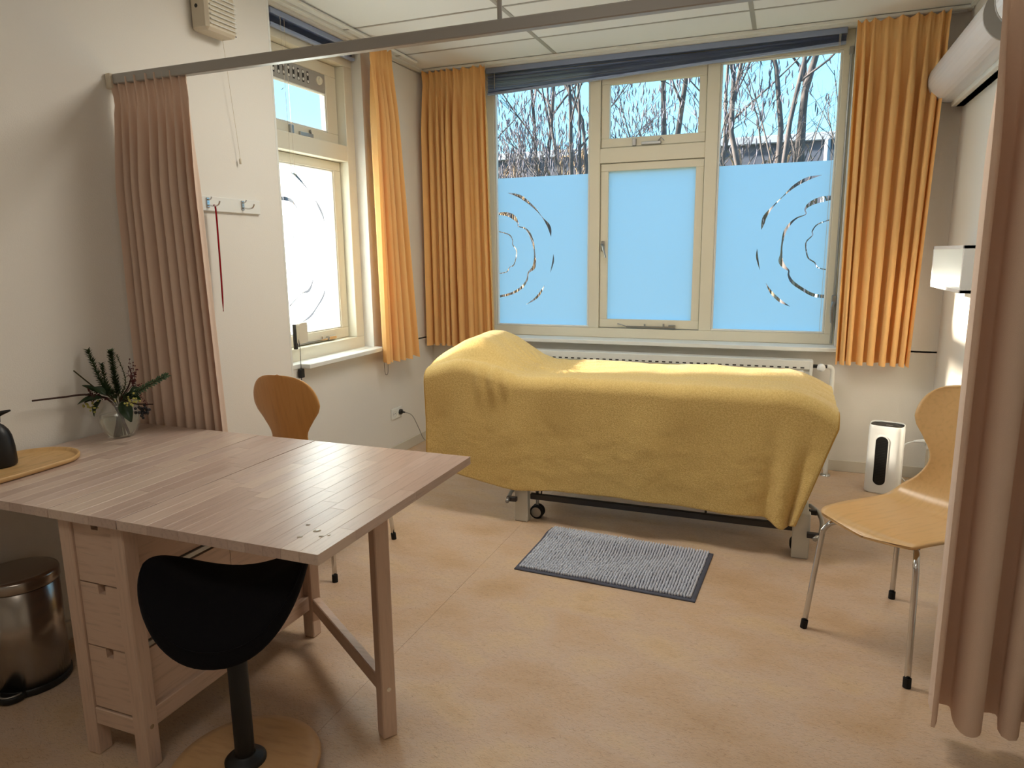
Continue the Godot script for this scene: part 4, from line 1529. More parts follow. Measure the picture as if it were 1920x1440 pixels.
# ---------------------------------------------------------------- on the table
func table_top_things():
	var y := 0.7402
	var t = thing("tray", "oval pale wooden tray lying at the wall side of the table", "tray", Vector3(-2.247, y, -1.34))
	var s := S(true)
	var outline := func(q: float, r: float) -> Vector2:
		var z := sin(q)
		var x := cos(q)
		return Vector2(r * x, r * z + 0.135 * signf(z) * smooth(0.0, 0.35, absf(z)))
	grid(s, 80, 8, func(u: float, v: float):
		var k := int(round(v * 8.0))
		var r: float = [0.0, 0.118, 0.123, 0.127, 0.133, 0.135, 0.133, 0.124, 0.0][k]
		var h: float = [0.006, 0.006, 0.008, 0.016, 0.017, 0.013, 0.003, 0.0, 0.0][k]
		var o: Vector2 = outline.call(u * TAU, maxf(r, 0.0001))
		if r == 0.0:
			o = Vector2(0, o.y)
		return Vector3(-2.247 + o.x, y + h, -1.335 + o.y))
	mk("tray_body", s, M.tray, t)
	var c := Vector3(-2.285, y + 0.0062, -1.398)
	t = thing("soap_bottle", "matte black bottle with a spout, standing on the wooden tray", "bottle", c)
	s = S(true)
	lathe(s, [Vector2(0, 0.0), Vector2(0.038, 0.0), Vector2(0.044, 0.004), Vector2(0.046, 0.012), Vector2(0.0445, 0.06), Vector2(0.040, 0.095), Vector2(0.033, 0.115), Vector2(0.022, 0.130), Vector2(0.014, 0.136), Vector2(0.012, 0.150), Vector2(0.0, 0.150)], 40, c)
	mk("body", s, M.matte_black, t)
	s = S(true)
	lathe(s, [Vector2(0.015, 0.142), Vector2(0.016, 0.158), Vector2(0.010, 0.166), Vector2(0.0, 0.167)], 24, c)
	mk("cap", s, M.black, t)
	s = S(true)
	tube(s, [c + Vector3(0, 0.162, 0), c + Vector3(0.025, 0.172, -0.008), c + Vector3(0.052, 0.180, -0.018)], [0.011, 0.0075, 0.003], 10)
	mk("spout", s, M.black, t)
	# water marks of spilled drops near the table's free corner stay flat on the wood
	rng.seed = 55
	var marks := [[-1.015, -1.305, 0.010], [-0.985, -1.28, 0.006], [-1.03, -1.26, 0.007], [-1.06, -1.33, 0.006], [-0.972, -1.292, 0.004]]
	for e in marks:
		s = S(true)
		lathe(s, [Vector2(e[2], 0.0), Vector2(e[2] * 0.8, 0.0008), Vector2(0, 0.0011)], 14, Vector3(e[0], y, e[1]))
		tag(mk("water_drop", s, M.water), "%s water drop on the table near its free corner" % ["largest", "second smallest of the", "second largest", "farthest from the edge", "smallest and rightmost"][marks.find(e)], "drop", "water drops near the table corner")

func needles(root: Node3D, pts: Array, count: int, length: float, m: Material, from := 0.15):
	var s := S()
	for k in count:
		var q := lerpf(from, 1.0, k / float(count)) * (pts.size() - 1)
		var i := mini(int(q), pts.size() - 2)
		var p: Vector3 = pts[i].lerp(pts[i + 1], q - i)
		var d: Vector3 = (pts[i + 1] - pts[i]).normalized()
		var az := k * 2.4 + rng.randf() * 0.6
		var n := d.cross(Vector3(0.3, 0.2, 0.9)).normalized().rotated(d, az)
		var tip: Vector3 = p + (n * 0.85 + d * 0.55).normalized() * length * rng.randf_range(0.7, 1.1) * (1.0 - 0.35 * q / pts.size())
		var w := d.cross(n).normalized() * length * 0.085
		var mid: Vector3 = p.lerp(tip, 0.55) + d * length * 0.06
		tri(s, p, mid + w * 1.3, mid - w * 1.3, n)
		tri(s, mid + w * 1.3, tip, mid - w * 1.3, n)
	stuff(mk("needles", s, m, root))

func leaf_blade(root: Node3D, base: Vector3, tip: Vector3, width: float, up: Vector3):
	var s := S(true)
	var d := tip - base
	var side := d.cross(up).normalized()
	var n := side.cross(d).normalized()
	grid(s, 6, 10, func(u: float, v: float):
		var w := u * 2.0 - 1.0
		var wid := width * pow(sin(PI * clampf(v * 0.94 + 0.03, 0, 1)), 0.8) * (1.15 - 0.4 * v)
		return base + d * v + side * w * wid * 0.5 + n * (0.10 * d.length() * sin(PI * v) + absf(w) * wid * 0.18))
	mk("leaf", s, M.leaf, root)

func bouquet():
	rng.seed = 77
	var c := Vector3(-2.270, 0.7402, -1.822)
	var t = thing("vase", "small round dimpled glass vase holding greenery on the table by the curtain", "vase", c)
	var prof := [Vector2(0.0, 0.0), Vector2(0.038, 0.0), Vector2(0.048, 0.006), Vector2(0.062, 0.035), Vector2(0.0695, 0.062), Vector2(0.068, 0.085), Vector2(0.056, 0.108), Vector2(0.0475, 0.122), Vector2(0.047, 0.130), Vector2(0.050, 0.137)]
	var cp := spline(prof, 4)
	var s := S(true)
	# outside dimpled, inside smooth
	grid(s, 96, cp.size() - 1, func(u: float, v: float):
		var p: Vector2 = cp[int(round(v * (cp.size() - 1)))]
		var bump := 0.0011 * cos(u * TAU * 24.0) * cos(p.y * 520.0) * smooth(0.004, 0.02, p.y) * (1.0 - smooth(0.095, 0.11, p.y))
		return c + Vector3(cos(u * TAU), 0, sin(u * TAU)) * (p.x + bump) + Vector3.UP * p.y)
	grid(s, 48, cp.size() - 1, func(u: float, v: float):
		var p: Vector2 = cp[int(round(v * (cp.size() - 1)))]
		return c + Vector3(cos(u * TAU), 0, sin(u * TAU)) * maxf(p.x - 0.003, 0.0) + Vector3.UP * maxf(p.y, 0.005), true)
	grid(s, 48, 1, func(u: float, v: float): return c + Vector3(cos(u * TAU), 0, sin(u * TAU)) * (0.050 - 0.003 * v) + Vector3.UP * 0.137)
	mk("glass_body", s, M.vase, t)
	s = S(true)
	lathe(s, [Vector2(0, 0.0055), Vector2(0.040, 0.0055), Vector2(0.0575, 0.035), Vector2(0.0645, 0.062), Vector2(0.063, 0.083), Vector2(0.0, 0.083)], 40, c)
	mk("water", s, M.water, t)
	var root := c + Vector3(0, 0.015, 0)
	var neck := func(dx: float, dz: float) -> Vector3: return c + Vector3(dx * 0.75, 0.128, dz * 0.75)
	var stem := func(o: Node3D, pts: Array, r0: float, r1: float, m: Material) -> Array:
		var p := spline(pts, 6)
		var rr := []
		for k in p.size():
			rr.append(lerpf(r0, r1, float(k) / (p.size() - 1)))
		var q := S(true)
		tube(q, p, rr, 6)
		mk("stem", q, m, o)
		return p
	# rosemary
	var ros := [
		["rosemary sprig leaning left above the vase, its tip forked", [[-0.02, 0.0], [-0.065, 0.20, 0.005], [-0.105, 0.318, 0.014]], 150, 0.026],
		["tallest upright rosemary sprig in the middle of the vase", [[0.0, -0.01], [0.0, 0.22, 0.0], [0.006, 0.318, 0.01]], 190, 0.026],
		["thin bare-sided rosemary sprig just right of the tallest one", [[0.01, 0.0], [0.045, 0.21, -0.005], [0.022, 0.305, 0.0]], 40, 0.016],
		["rosemary sprig reaching right across the beige curtain", [[0.025, 0.01], [0.14, 0.185, 0.02], [0.285, 0.248, 0.03]], 120, 0.022],
		["short rosemary sprig behind the leftmost one", [[-0.015, -0.01], [-0.06, 0.19, -0.01], [-0.085, 0.262, -0.02]], 90, 0.022]]
	for e in ros:
		var o = thing("rosemary_sprig", e[0], "sprig", c, "greenery in the glass vase")
		var a = e[1]
		var p = stem.call(o, [root + Vector3(-a[0][0], 0, -a[0][1]) * 0.8, neck.call(a[0][0], a[0][1]), c + Vector3(a[1][0], a[1][1], a[1][2]), c + Vector3(a[2][0], a[2][1], a[2][2])], 0.0026, 0.0012, M.green_stem)
		needles(o, p, int(e[2] * 1.7), e[3] * 1.15, M.rosemary, 0.42)
	# bare twigs
	var tw := [
		["long bare twig pointing far left from the vase", [-0.03, 0.01], [Vector3(-0.075, 0.162, 0.055), Vector3(-0.094, 0.168, 0.14), Vector3(-0.096, 0.176, 0.245)], 0.0042, M.twig],
		["straight cut stem slanting up to the left above the leaves", [-0.02, 0.0], [Vector3(-0.055, 0.185, 0.04), Vector3(-0.096, 0.255, 0.085)], 0.0032, M.green_stem],
		["dark crooked twig standing up right of the rosemary", [0.015, 0.0], [Vector3(0.062, 0.19, 0.0), Vector3(0.088, 0.235, 0.004), Vector3(0.080, 0.268, 0.006)], 0.0030, M.twig],
		["short dark twig sticking out right above the berries", [0.03, 0.0], [Vector3(0.105, 0.131, 0.012), Vector3(0.196, 0.138, 0.02)], 0.0030, M.twig]]
	for e in tw:
		var o = thing("twig", e[0], "twig", c, "greenery in the glass vase")
		var pts := [root + Vector3(-e[1][0], 0, -e[1][1]) * 0.8, neck.call(e[1][0], e[1][1])]
		for q in e[2]:
			pts.append(c + q)
		stem.call(o, pts, e[3], e[3] * 0.75, e[4])
	# leafy branches
	var lf := [
		["leafy branch hanging over the left rim of the vase", [-0.03, 0.01], Vector3(-0.085, 0.165, 0.05), [[Vector3(-0.045, 0.15, 0.03), Vector3(-0.097, 0.130, 0.085), 0.030], [Vector3(-0.045, 0.14, 0.03), Vector3(-0.072, 0.078, 0.045), 0.034], [Vector3(-0.055, 0.165, 0.03), Vector3(-0.096, 0.196, 0.06), 0.022], [Vector3(-0.03, 0.15, 0.04), Vector3(-0.075, 0.135, 0.075), 0.032], [Vector3(-0.02, 0.16, 0.03), Vector3(-0.055, 0.190, 0.05), 0.03]], M.green_stem],
		["leafy branch with cream flower buds over the right rim of the vase", [0.03, 0.01], Vector3(0.115, 0.155, 0.03), [[Vector3(0.075, 0.15, 0.02), Vector3(0.146, 0.196, 0.03), 0.044], [Vector3(0.06, 0.14, 0.03), Vector3(0.112, 0.072, 0.045), 0.046], [Vector3(0.08, 0.15, 0.015), Vector3(0.140, 0.150, 0.02), 0.030], [Vector3(0.035, 0.15, 0.03), Vector3(0.07, 0.178, 0.05), 0.030]], M.green_stem]]
	for k in 2:
		var e = lf[k]
		var o = thing("leafy_branch", e[0], "branch", c, "greenery in the glass vase")
		stem.call(o, [root + Vector3(-e[1][0], 0, -e[1][1]) * 0.8, neck.call(e[1][0], e[1][1]), c + e[2]], 0.0028, 0.0016, e[4])
		for l in e[3]:
			leaf_blade(o, c + l[0], c + l[1], l[2], Vector3(0.2, 1.0, 0.5))
		s = S(true)
		for q in 22:
			var p := c + (Vector3(0.112, 0.146, 0.04) if k == 1 else Vector3(-0.078, 0.118, 0.05)) + Vector3(rng.randfn(0, 0.016), rng.randfn(0, 0.012), rng.randfn(0, 0.012))
			ball(s, p, Vector3.ONE * rng.randf_range(0.0028, 0.005), 6)
		stuff(mk("flower_buds", s, M.bud, o))
	# heather
	var he := [["reddish heather sprig left of the rosemary", Vector3(-0.088, 0.160, 0.04), [-0.02, 0.0], Vector3(-0.03, 0.02, 0.02)], ["taller reddish heather sprig right of the rosemary", Vector3(0.105, 0.215, 0.0), [0.02, 0.0], Vector3(0.03, 0.05, 0.02)]]
	for k in 2:
		var e = he[k]
		var o = thing("heather_sprig", e[0], "sprig", c, "greenery in the glass vase")
		stem.call(o, [root, neck.call(e[2][0], e[2][1]), c + e[1]], 0.002, 0.001, M.heather)
		s = S(true)
		for q in 11:
			var a: Vector3 = c + e[1] * 0.8 + Vector3(0, 0.02, 0)
			var b: Vector3 = c + e[1] + Vector3(rng.randfn(0, 1) * e[3].x, rng.randfn(0.2, 1) * e[3].y, rng.randfn(0, 1) * e[3].z)
			tube(s, [a, a.lerp(b, 0.5) + Vector3(0, 0.004, 0), b], 0.0008, 4, false)
			for w in 11:
				ball(s, a.lerp(b, 0.3 + 0.07 * w) + Vector3(rng.randfn(0, 0.003), rng.randfn(0, 0.003), rng.randfn(0, 0.003)), Vector3.ONE * rng.randf_range(0.0016, 0.0030), 6)
		stuff(mk("florets", s, M.heather, o))
	var o = thing("berry_cluster", "cluster of blue-black berries hanging right of the vase", "berries", c, "greenery in the glass vase")
	stem.call(o, [root + Vector3(-0.02, 0, 0), neck.call(0.035, 0.0), c + Vector3(0.10, 0.142, 0.02), c + Vector3(0.150, 0.118, 0.025)], 0.0022, 0.001, M.green_stem)
	for q in 26:
		s = S(true)
		ball(s, c + Vector3(0.155, 0.110, 0.028) + Vector3(rng.randfn(0, 0.013), rng.randfn(0, 0.008), rng.randfn(0, 0.012)), Vector3.ONE * rng.randf_range(0.0045, 0.0062), 10)
		mk("berry", s, M.berry, o)

# ---------------------------------------------------------------- on the walls
func lamp_profile(grow: float) -> PackedVector2Array:
	var p := PackedVector2Array()
	p.append(Vector2(RIGHT - 0.04, 2.190 - grow))
	p.append(Vector2(0.80, 2.190 - grow))
	for k in 19:
		var q := -PI / 2 - PI * k / 18.0
		p.append(Vector2(0.786 + (0.114 + grow) * cos(q), 2.304 + (0.114 + grow) * sin(q)))
	p.append(Vector2(RIGHT - 0.04, 2.418 + grow))
	return p

func wall_things():
	for e in [[-4.70, -3.46, "long half-round white wall lamp on the right wall, beside the orange curtain"], [-3.30, -2.10, "nearer half-round white wall lamp high on the right wall, mostly out of view"]]:
		var t = thing("wall_lamp", e[2], "wall lamp", Vector3(RIGHT, 2.30, (e[0] + e[1]) / 2))
		var s := S()
		prism(s, lamp_profile(0.0), e[0] + 0.012, e[1] - 0.012)
		mk("lamp_cover", s, M.lamp_shade, t)
		s = S()
		prism(s, lamp_profile(0.002), e[0], e[0] + 0.012)
		mk("end_cap", s, M.rail, t)
		s = S()
		prism(s, lamp_profile(0.002), e[1] - 0.012, e[1])
		mk("end_cap", s, M.rail, t)
		s = S()
		span(s, Vector3(0.80, 2.166, e[0]), Vector3(RIGHT, 2.196, e[1]), 0.003)
		span(s, Vector3(RIGHT - 0.045, 2.166, e[0]), Vector3(RIGHT, 2.43, e[1]), 0.003)
		mk("mounting_plate", s, M.white, t)
	# open white cube shelf
	var s := S()
	var x0 := 0.70
	var z0 := -4.20
	var z1 := -3.52
	span(s, Vector3(x0, 1.390, z0), Vector3(RIGHT, 1.405, z1), 0.001)
	span(s, Vector3(x0, 1.200, z0), Vector3(RIGHT, 1.215, z1), 0.001)
	span(s, Vector3(x0, 1.200, z1 - 0.015), Vector3(RIGHT, 1.405, z1), 0.001)
	span(s, Vector3(x0, 1.200, z0), Vector3(RIGHT, 1.405, z0 + 0.015), 0.001)
	span(s, Vector3(RIGHT - 0.008, 1.200, z0), Vector3(RIGHT, 1.405, z1), 0.001)
	var t = thing("wall_shelf", "open white box shelf mounted on the right wall below the wall lamp", "shelf", Vector3(RIGHT, 1.3, -3.86))
	mk("box", s, M.plastic, t)
	s = S()
	span(s, Vector3(RIGHT - 0.012, 1.40, -4.05), Vector3(RIGHT, 1.465, -4.02), 0.002)
	mk("bracket", s, M.white, t)
	# beige pad hanging from a nail
	t = thing("hanging_pad", "flat tan rounded board hanging on a nail on the right wall beside the curtain", "board", Vector3(RIGHT, 1.61, -3.86))
	s = S()
	var pad := PackedVector2Array([Vector2(-0.03, 0.11), Vector2(0.03, 0.11), Vector2(0.095, 0.05), Vector2(0.11, -0.02), Vector2(0.09, -0.09), Vector2(0.06, -0.118), Vector2(-0.06, -0.118), Vector2(-0.09, -0.09), Vector2(-0.11, -0.02), Vector2(-0.095, 0.05)])
	xf = Transform3D(Basis(Vector3.UP, PI / 2), Vector3(RIGHT - 0.03, 1.612, -3.865))
	prism(s, pad, 0.004, 0.026)
	xf = Transform3D()
	mk("board", s, M.tray, t)
	s = S()
	tube(s, [Vector3(RIGHT, 1.755, -3.865), Vector3(RIGHT - 0.03, 1.757, -3.865)], 0.003, 6)
	tube(s, [Vector3(RIGHT - 0.015, 1.72, -3.875), Vector3(RIGHT - 0.018, 1.757, -3.865), Vector3(RIGHT - 0.015, 1.72, -3.855)], 0.0015, 5)
	mk("nail", s, M.metal, t)
	# fan heater high on the left wall, with its pull cord
	t = thing("fan_heater", "yellowed white louvred box with a pull cord high on the left wall", "heater", Vector3(ROOM_LEFT, 2.33, -2.57))
	s = S()
	span(s, Vector3(ROOM_LEFT, 2.335, -2.657), Vector3(-2.318, 2.58, -2.482), 0.012)
	mk("housing", s, M.ivory, t)
	for k in 11:
		s = S()
		xf = Transform3D(Basis(Vector3.BACK, -0.5), Vector3(-2.314, 2.362 + k * 0.0185, -2.572))
		box(s, Vector3.ZERO, Vector3(0.010, 0.004, 0.150), 0.001)
		xf = Transform3D()
		mk("louvre", s, M.white, t)
	s = S()
	disc(s, Vector3(-2.372, 2.43, -2.482), Vector3.BACK, 0.008, 0.001, 16)
	disc(s, Vector3(-2.318, 2.343, -2.645), Vector3.RIGHT, 0.003, 0.001, 10)
	mk("hole", s, M.black, t)
	s = S()
	tube(s, [Vector3(-2.375, 2.336, -2.625), Vector3(-2.390, 1.88, -2.69), Vector3(-2.392, 1.84, -2.695)], 0.0011, 5)
	mk("pull_cord", s, M.ivory, t)
	s = S(true)
	lathe(s, [Vector2(0, 0), Vector2(0.005, 0.0), Vector2(0.0055, 0.02), Vector2(0.002, 0.026), Vector2(0, 0.026)], 12, Vector3(-2.392, 1.815, -2.695))
	mk("cord_pull", s, M.ivory, t)
	s = S(true)
	disc(s, Vector3(ROOM_LEFT, 1.90, -1.56), Vector3.RIGHT, 0.004, 0.001, 10)
	tag(mk("nail_hole", s, M.black), "small dark plug hole in the left wall", "hole")
	# coat rack
	t = thing("coat_rack", "white board with chrome double hooks on the left wall", "coat rack", Vector3(ROOM_LEFT, 1.62, -2.6))
	s = S()
	span(s, Vector3(ROOM_LEFT, 1.592, -2.812), Vector3(ROOM_LEFT + 0.014, 1.656, -2.25), 0.002)
	mk("board", s, M.white, t)
	for z in [-2.690, -2.475, -2.33]:
		s = S()
		span(s, Vector3(ROOM_LEFT + 0.014, 1.607, z - 0.009), Vector3(ROOM_LEFT + 0.020, 1.650, z + 0.009), 0.002)
		tube(s, spline([Vector3(ROOM_LEFT + 0.02, 1.616, z), Vector3(ROOM_LEFT + 0.05, 1.612, z), Vector3(ROOM_LEFT + 0.070, 1.617, z - 0.004), Vector3(ROOM_LEFT + 0.080, 1.632, z - 0.004)], 5), 0.0035, 8)
		tube(s, spline([Vector3(ROOM_LEFT + 0.02, 1.640, z), Vector3(ROOM_LEFT + 0.032, 1.642, z), Vector3(ROOM_LEFT + 0.040, 1.652, z)], 5), 0.003, 8)
		disc(s, Vector3(ROOM_LEFT + 0.02, 1.628, z), Vector3.RIGHT, 0.0025, 0.001, 8)
		mk("hook", s, M.chrome, t)
	s = S(true)
	var w := [Vector3(ROOM_LEFT + 0.045, 1.617, -2.478), Vector3(ROOM_LEFT + 0.052, 1.60, -2.482), Vector3(ROOM_LEFT + 0.052, 1.45, -2.482), Vector3(ROOM_LEFT + 0.052, 1.30, -2.480), Vector3(ROOM_LEFT + 0.050, 1.15, -2.478)]
	var sp := spline(w, 6)
	sheet(s, 2, sp.size() - 1, func(u: float, v: float):
		var k := int(round(v * (sp.size() - 1)))
		return sp[k] + Vector3(0.0, 0.0, (u - 0.5) * 0.016 * (1.0 if v < 0.9 else 1.0 - (v - 0.9) * 6.0)) + Vector3((u - 0.5) * 0.008, 0, 0), 0.0025)
	tag(mk("lanyard", s, M.red), "dark red ribbon hanging from a hook of the coat rack", "ribbon")
	# radiator behind the couch
	t = thing("radiator", "white panel radiator under the back window, behind the couch", "radiator", Vector3(-0.78, 0.15, -4.66))
	s = S()
	span(s, Vector3(-1.75, 0.15, -4.685), Vector3(0.178, 0.718, -4.62), 0.006)
	mk("panel", s, M.white, t)
	for k in 37:
		s = S()
		span(s, Vector3(-1.70 + k * 0.05, 0.19, -4.622), Vector3(-1.665 + k * 0.05, 0.665, -4.608), 0.006)
		mk("rib", s, M.white, t)
	s = S()
	span(s, Vector3(-1.752, 0.145, -4.70), Vector3(-1.735, 0.726, -4.602), 0.003)
	span(s, Vector3(0.165, 0.145, -4.70), Vector3(0.184, 0.726, -4.602), 0.004)
	span(s, Vector3(-1.752, 0.672, -4.70), Vector3(0.184, 0.727, -4.6035), 0.003)
	mk("casing", s, M.white, t)
	s = S()
	for k in 42:
		box(s, Vector3(-1.70 + k * 0.0445, 0.683, -4.6055), Vector3(0.022, 0.008, 0.006), 0.0)
	stuff(mk("grille_slot", s, M.dark, t))
	s = S(true)
	tube(s, [Vector3(0.184, 0.690, -4.645), Vector3(0.212, 0.690, -4.645)], 0.011, 10)
	tube(s, [Vector3(0.250, 0.690, -4.645), Vector3(0.268, 0.690, -4.645)], 0.010, 10)
	mk("valve_body", s, M.dark, t)
	s = S(true)
	xf = Transform3D(Basis(Vector3.RIGHT, PI / 2), Vector3(0.231, 0.688, -4.635))
	lathe(s, [Vector2(0, -0.02), Vector2(0.018, -0.02), Vector2(0.022, 0.0), Vector2(0.024, 0.03), Vector2(0.022, 0.042), Vector2(0.012, 0.046), Vector2(0, 0.046)], 24)
	xf = Transform3D()
	mk("thermostat_knob", s, M.plastic, t)
	s = S(true)
	tube(s, spline([Vector3(0.266, 0.690, -4.645), Vector3(0.284, 0.688, -4.645), Vector3(0.296, 0.672, -4.645), Vector3(0.298, 0.62, -4.645), Vector3(0.298, 0.30, -4.645), Vector3(0.298, 0.0, -4.645)], 6), 0.0135, 14)
	mk("pipe", s, M.white, t)
	s = S(true)
	lathe(s, [Vector2(0.013, 0.012), Vector2(0.024, 0.009), Vector2(0.031, 0.002), Vector2(0.031, 0.0)], 24, Vector3(0.298, 0.0, -4.645))
	mk("pipe_flange", s, M.chrome, t)

func socket(t: Node3D, c: Vector3, n: Vector3, along: Vector3, count: int):
	var s := S()
	var size := n.abs() * 0.010 + Vector3.UP * 0.075 + along.abs() * (0.071 * count)
	box(s, c + n * 0.005, size, 0.003)
	var p = mk("cover_plate", s, M.white, t)
	for k in count:
		s = S()
		var q := c + n * 0.0095 + along * 0.071 * (k - (count - 1) * 0.5)
		tube(s, [q, q + n * 0.004], 0.0225, 24, false)
		disc(s, q, n, 0.0205, 0.0008, 24)
		mk("outlet", s, M.white, p)
		s = S()
		disc(s, q + along * 0.0095, n, 0.003, 0.0018, 8)
		disc(s, q - along * 0.0095, n, 0.003, 0.0018, 8)
		mk("contact_hole", s, M.dark, p)

func small_things():
	# socket on the window wall with a black plug
	var t = thing("wall_socket", "double wall socket low on the left wall by the couch", "socket", Vector3(WIN_LEFT, 0.30, -4.18))
	socket(t, Vector3(WIN_LEFT, 0.302, -4.18), Vector3.RIGHT, Vector3.BACK, 2)
	t = thing("plugged_cable", "black plug in the left wall socket with a thin cord down to the floor", "cord", Vector3(WIN_LEFT, 0.30, -4.22))
	var s := S(true)
	disc(s, Vector3(WIN_LEFT + 0.011, 0.304, -4.2155), Vector3.RIGHT, 0.019, 0.016, 18)
	tube(s, [Vector3(WIN_LEFT + 0.026, 0.304, -4.2155), Vector3(WIN_LEFT + 0.05, 0.300, -4.222)], [0.008, 0.005], 8)
	mk("plug", s, M.dark, t)
	s = S(true)
	tube(s, spline([Vector3(WIN_LEFT + 0.048, 0.300, -4.222), Vector3(WIN_LEFT + 0.085, 0.27, -4.26), Vector3(WIN_LEFT + 0.08, 0.15, -4.36), Vector3(WIN_LEFT + 0.06, 0.05, -4.46), Vector3(WIN_LEFT + 0.06, 0.004, -4.56), Vector3(WIN_LEFT + 0.16, 0.004, -4.62)], 7), 0.0032, 6)
	mk("cable", s, M.rail, t)
	# right wall: socket on a small duct
	t = thing("wall_socket", "white wall socket on a cable duct low on the right wall", "socket", Vector3(RIGHT, 0.25, -4.58))
	s = S()
	span(s, Vector3(RIGHT - 0.032, 0.0, -4.632), Vector3(RIGHT, 0.325, -4.560), 0.002)
	mk("cable_duct", s, M.ivory, t)
	socket(t, Vector3(RIGHT - 0.032, 0.275, -4.596), Vector3.LEFT, Vector3.BACK, 1)
	t = thing("plugged_cable", "white plug and cord hanging from the right wall socket to the air heater", "cord", Vector3(0.80, 0.27, -4.59))
	s = S(true)
	tube(s, [Vector3(RIGHT - 0.043, 0.278, -4.596), Vector3(RIGHT - 0.06, 0.279, -4.596), Vector3(RIGHT - 0.105, 0.272, -4.60)], [0.016, 0.012, 0.006], 12)
	mk("plug", s, M.plastic, t)
	s = S(true)
	tube(s, spline([Vector3(RIGHT - 0.10, 0.273, -4.60), Vector3(0.715, 0.245, -4.60), Vector3(0.702, 0.16, -4.60), Vector3(0.690, 0.085, -4.60), Vector3(0.725, 0.035, -4.57), Vector3(0.79, 0.006, -4.50), Vector3(0.815, 0.006, -4.40)], 7), 0.004, 8)
	tube(s, spline([Vector3(0.66, 0.03, -4.48), Vector3(0.70, 0.004, -4.44), Vector3(0.76, 0.004, -4.36), Vector3(0.79, 0.004, -4.38), Vector3(0.76, 0.004, -4.47), Vector3(0.72, 0.004, -4.54), Vector3(0.76, 0.012, -4.52), Vector3(0.80, 0.01, -4.42)], 7), 0.0035, 8)
	mk("cable", s, M.plastic, t)
	t = thing("power_strip", "white cable adapter lying on the floor by the right wall", "adapter", Vector3(0.80, 0.0, -4.30))
	s = S(true)
	tube(s, spline([Vector3(0.735, 0.045, -4.53), Vector3(0.765, 0.022, -4.46), Vector3(0.80, 0.012, -4.38)], 5), 0.010, 8)
	tube(s, spline([Vector3(0.775, 0.012, -4.40), Vector3(0.790, 0.010, -4.33), Vector3(0.80, 0.010, -4.28)], 5), 0.010, 8)
	mk("adapter", s, M.plastic, t)
	# upright air heater
	t = thing("air_heater", "white upright fan heater with dark oblong grille on the floor by the corner", "heater", Vector3.ZERO)
	s = S(true)
	var plan := func(q: float, k: float) -> Vector2:
		var cx := cos(q)
		var sy := sin(q)
		return Vector2(0.094 * signf(cx) * pow(absf(cx), 0.45), 0.064 * signf(sy) * pow(absf(sy), 0.62)) * k
	grid(s, 80, 7, func(u: float, v: float):
		var k := int(round(v * 7.0))
		var r: float = [0.90, 0.97, 1.0, 0.985, 0.97, 0.945, 0.93, 0.90][k]
		var h: float = [0.0, 0.003, 0.010, 0.20, 0.38, 0.404, 0.406, 0.400][k]
		var p: Vector2 = plan.call(u * TAU, r)
		return Vector3(p.x, h + (0.010 * p.y / 0.064 * -0.4 if k > 3 else 0.0), p.y), true)
	mk("housing", s, M.plastic, t)
	s = S(true)
	grid(s, 60, 2, func(u: float, v: float):
		var p: Vector2 = plan.call(u * TAU, 0.905 * (1.0 - v) + 0.0001)
		return Vector3(p.x, 0.396 - 0.010 * p.y / 0.064 * 0.4, p.y), true)
	var top = mk("top_panel", s, M.dark, t)
	s = S()
	box(s, Vector3(0.01, 0.3972, -0.005), Vector3(0.035, 0.002, 0.012), 0.0)
	mk("display", s, M.metal, top)
	# the grille: a dark stadium set in a raised ring
	var stad := func(w: float, h: float) -> PackedVector2Array:
		var p := PackedVector2Array()
		for k in 40:
			var q := TAU * k / 40.0
			p.append(Vector2(w * cos(q), w * sin(q) + (h if sin(q) >= 0 else -h)))
		return p
	var gx := -0.012
	xf = Transform3D(Basis.IDENTITY, Vector3(gx, 0.198, 0.0))
	s = S()
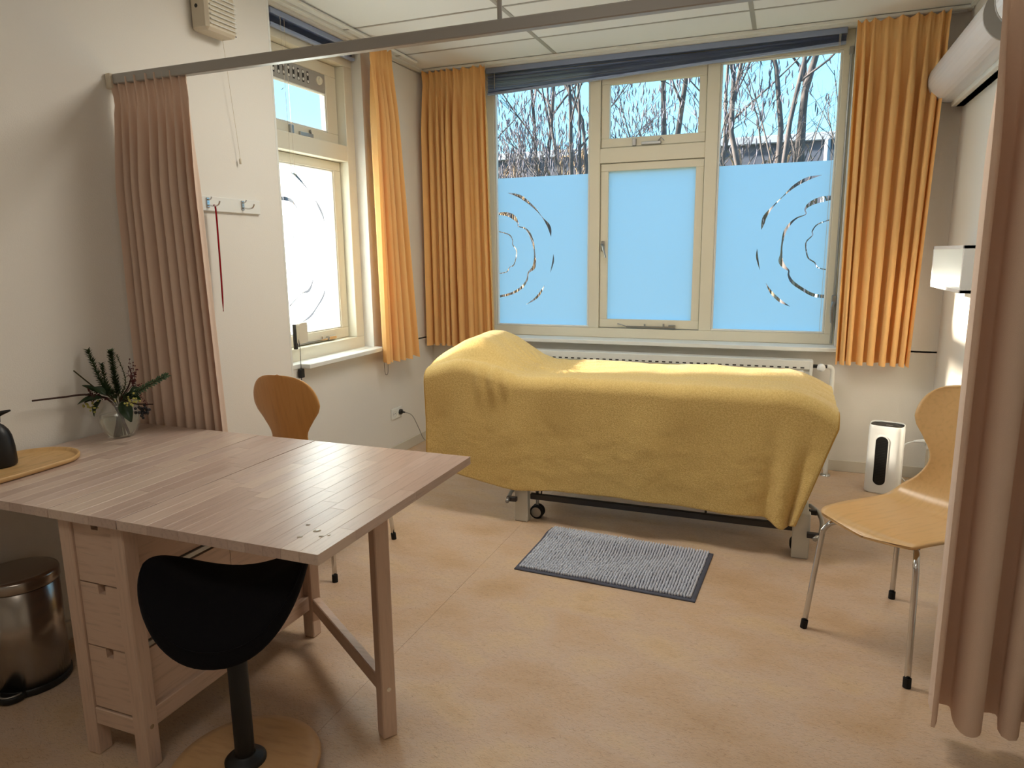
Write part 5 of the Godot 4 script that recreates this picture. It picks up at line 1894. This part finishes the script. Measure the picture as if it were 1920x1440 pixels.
	prism(s, stad.call(0.0365, 0.112), 0.055, 0.0665)
	mk("grille_rim", s, M.plastic, t)
	s = S()
	prism(s, stad.call(0.0320, 0.112), 0.055, 0.0672)
	var gr = mk("grille", s, M.black, t)
	xf = Transform3D()
	for k in 27:
		s = S()
		box(s, Vector3(gx, 0.075 + k * 0.0094, 0.0675), Vector3(0.050, 0.002, 0.002), 0.0)
		mk("grille_bar", s, M.matte_black, gr)
	t.position = Vector3(0.592, 0, -4.425)
	t.rotation.y = -0.26
	# by the side window: cord holder, hanging adapter
	s = S()
	var card := PackedVector2Array()
	for e in [[0.043, 0.043, 0], [-0.043, 0.043, 1], [-0.043, -0.043, 2], [0.043, -0.043, 3]]:
		for k in 5:
			var q: float = PI / 2 * (e[2] + k / 4.0)
			card.append(Vector2(e[0] + 0.014 * cos(q), e[1] + 0.014 * sin(q)))
	xf = Transform3D(Basis(Vector3.UP, PI / 2).rotated(Vector3.UP, 0.25), Vector3(-2.515, 0.968, -3.218))
	prism(s, card, -0.008, 0.008)
	xf = Transform3D()
	t = thing("cord_holder", "cream rounded plate held at the left jamb of the side window", "plate", Vector3(-2.515, 0.91, -3.218))
	mk("plate", s, M.ivory, t)
	s = S()
	span(s, Vector3(-2.545, 0.88, -3.19), Vector3(-2.525, 1.02, -3.17), 0.003)
	mk("clip", s, M.dark, t)
	t = thing("hanging_adapter", "small black adapter hanging on a thin cord below the side window sill", "adapter", Vector3(-2.50, 0.74, -3.15))
	s = S()
	span(s, Vector3(-2.503, 0.725, -3.172), Vector3(-2.478, 0.775, -3.138), 0.004)
	mk("adapter", s, M.black, t)
	s = S(true)
	tube(s, [Vector3(-2.49, 0.775, -3.155), Vector3(-2.492, 0.90, -3.160), Vector3(-2.505, 0.95, -3.165)], 0.0016, 6)
	tube(s, spline([Vector3(-2.49, 0.725, -3.155), Vector3(-2.488, 0.60, -3.14), Vector3(-2.49, 0.3, -3.12), Vector3(-2.49, 0.01, -3.12)], 5), 0.0022, 6)
	mk("cable", s, M.dark, t)
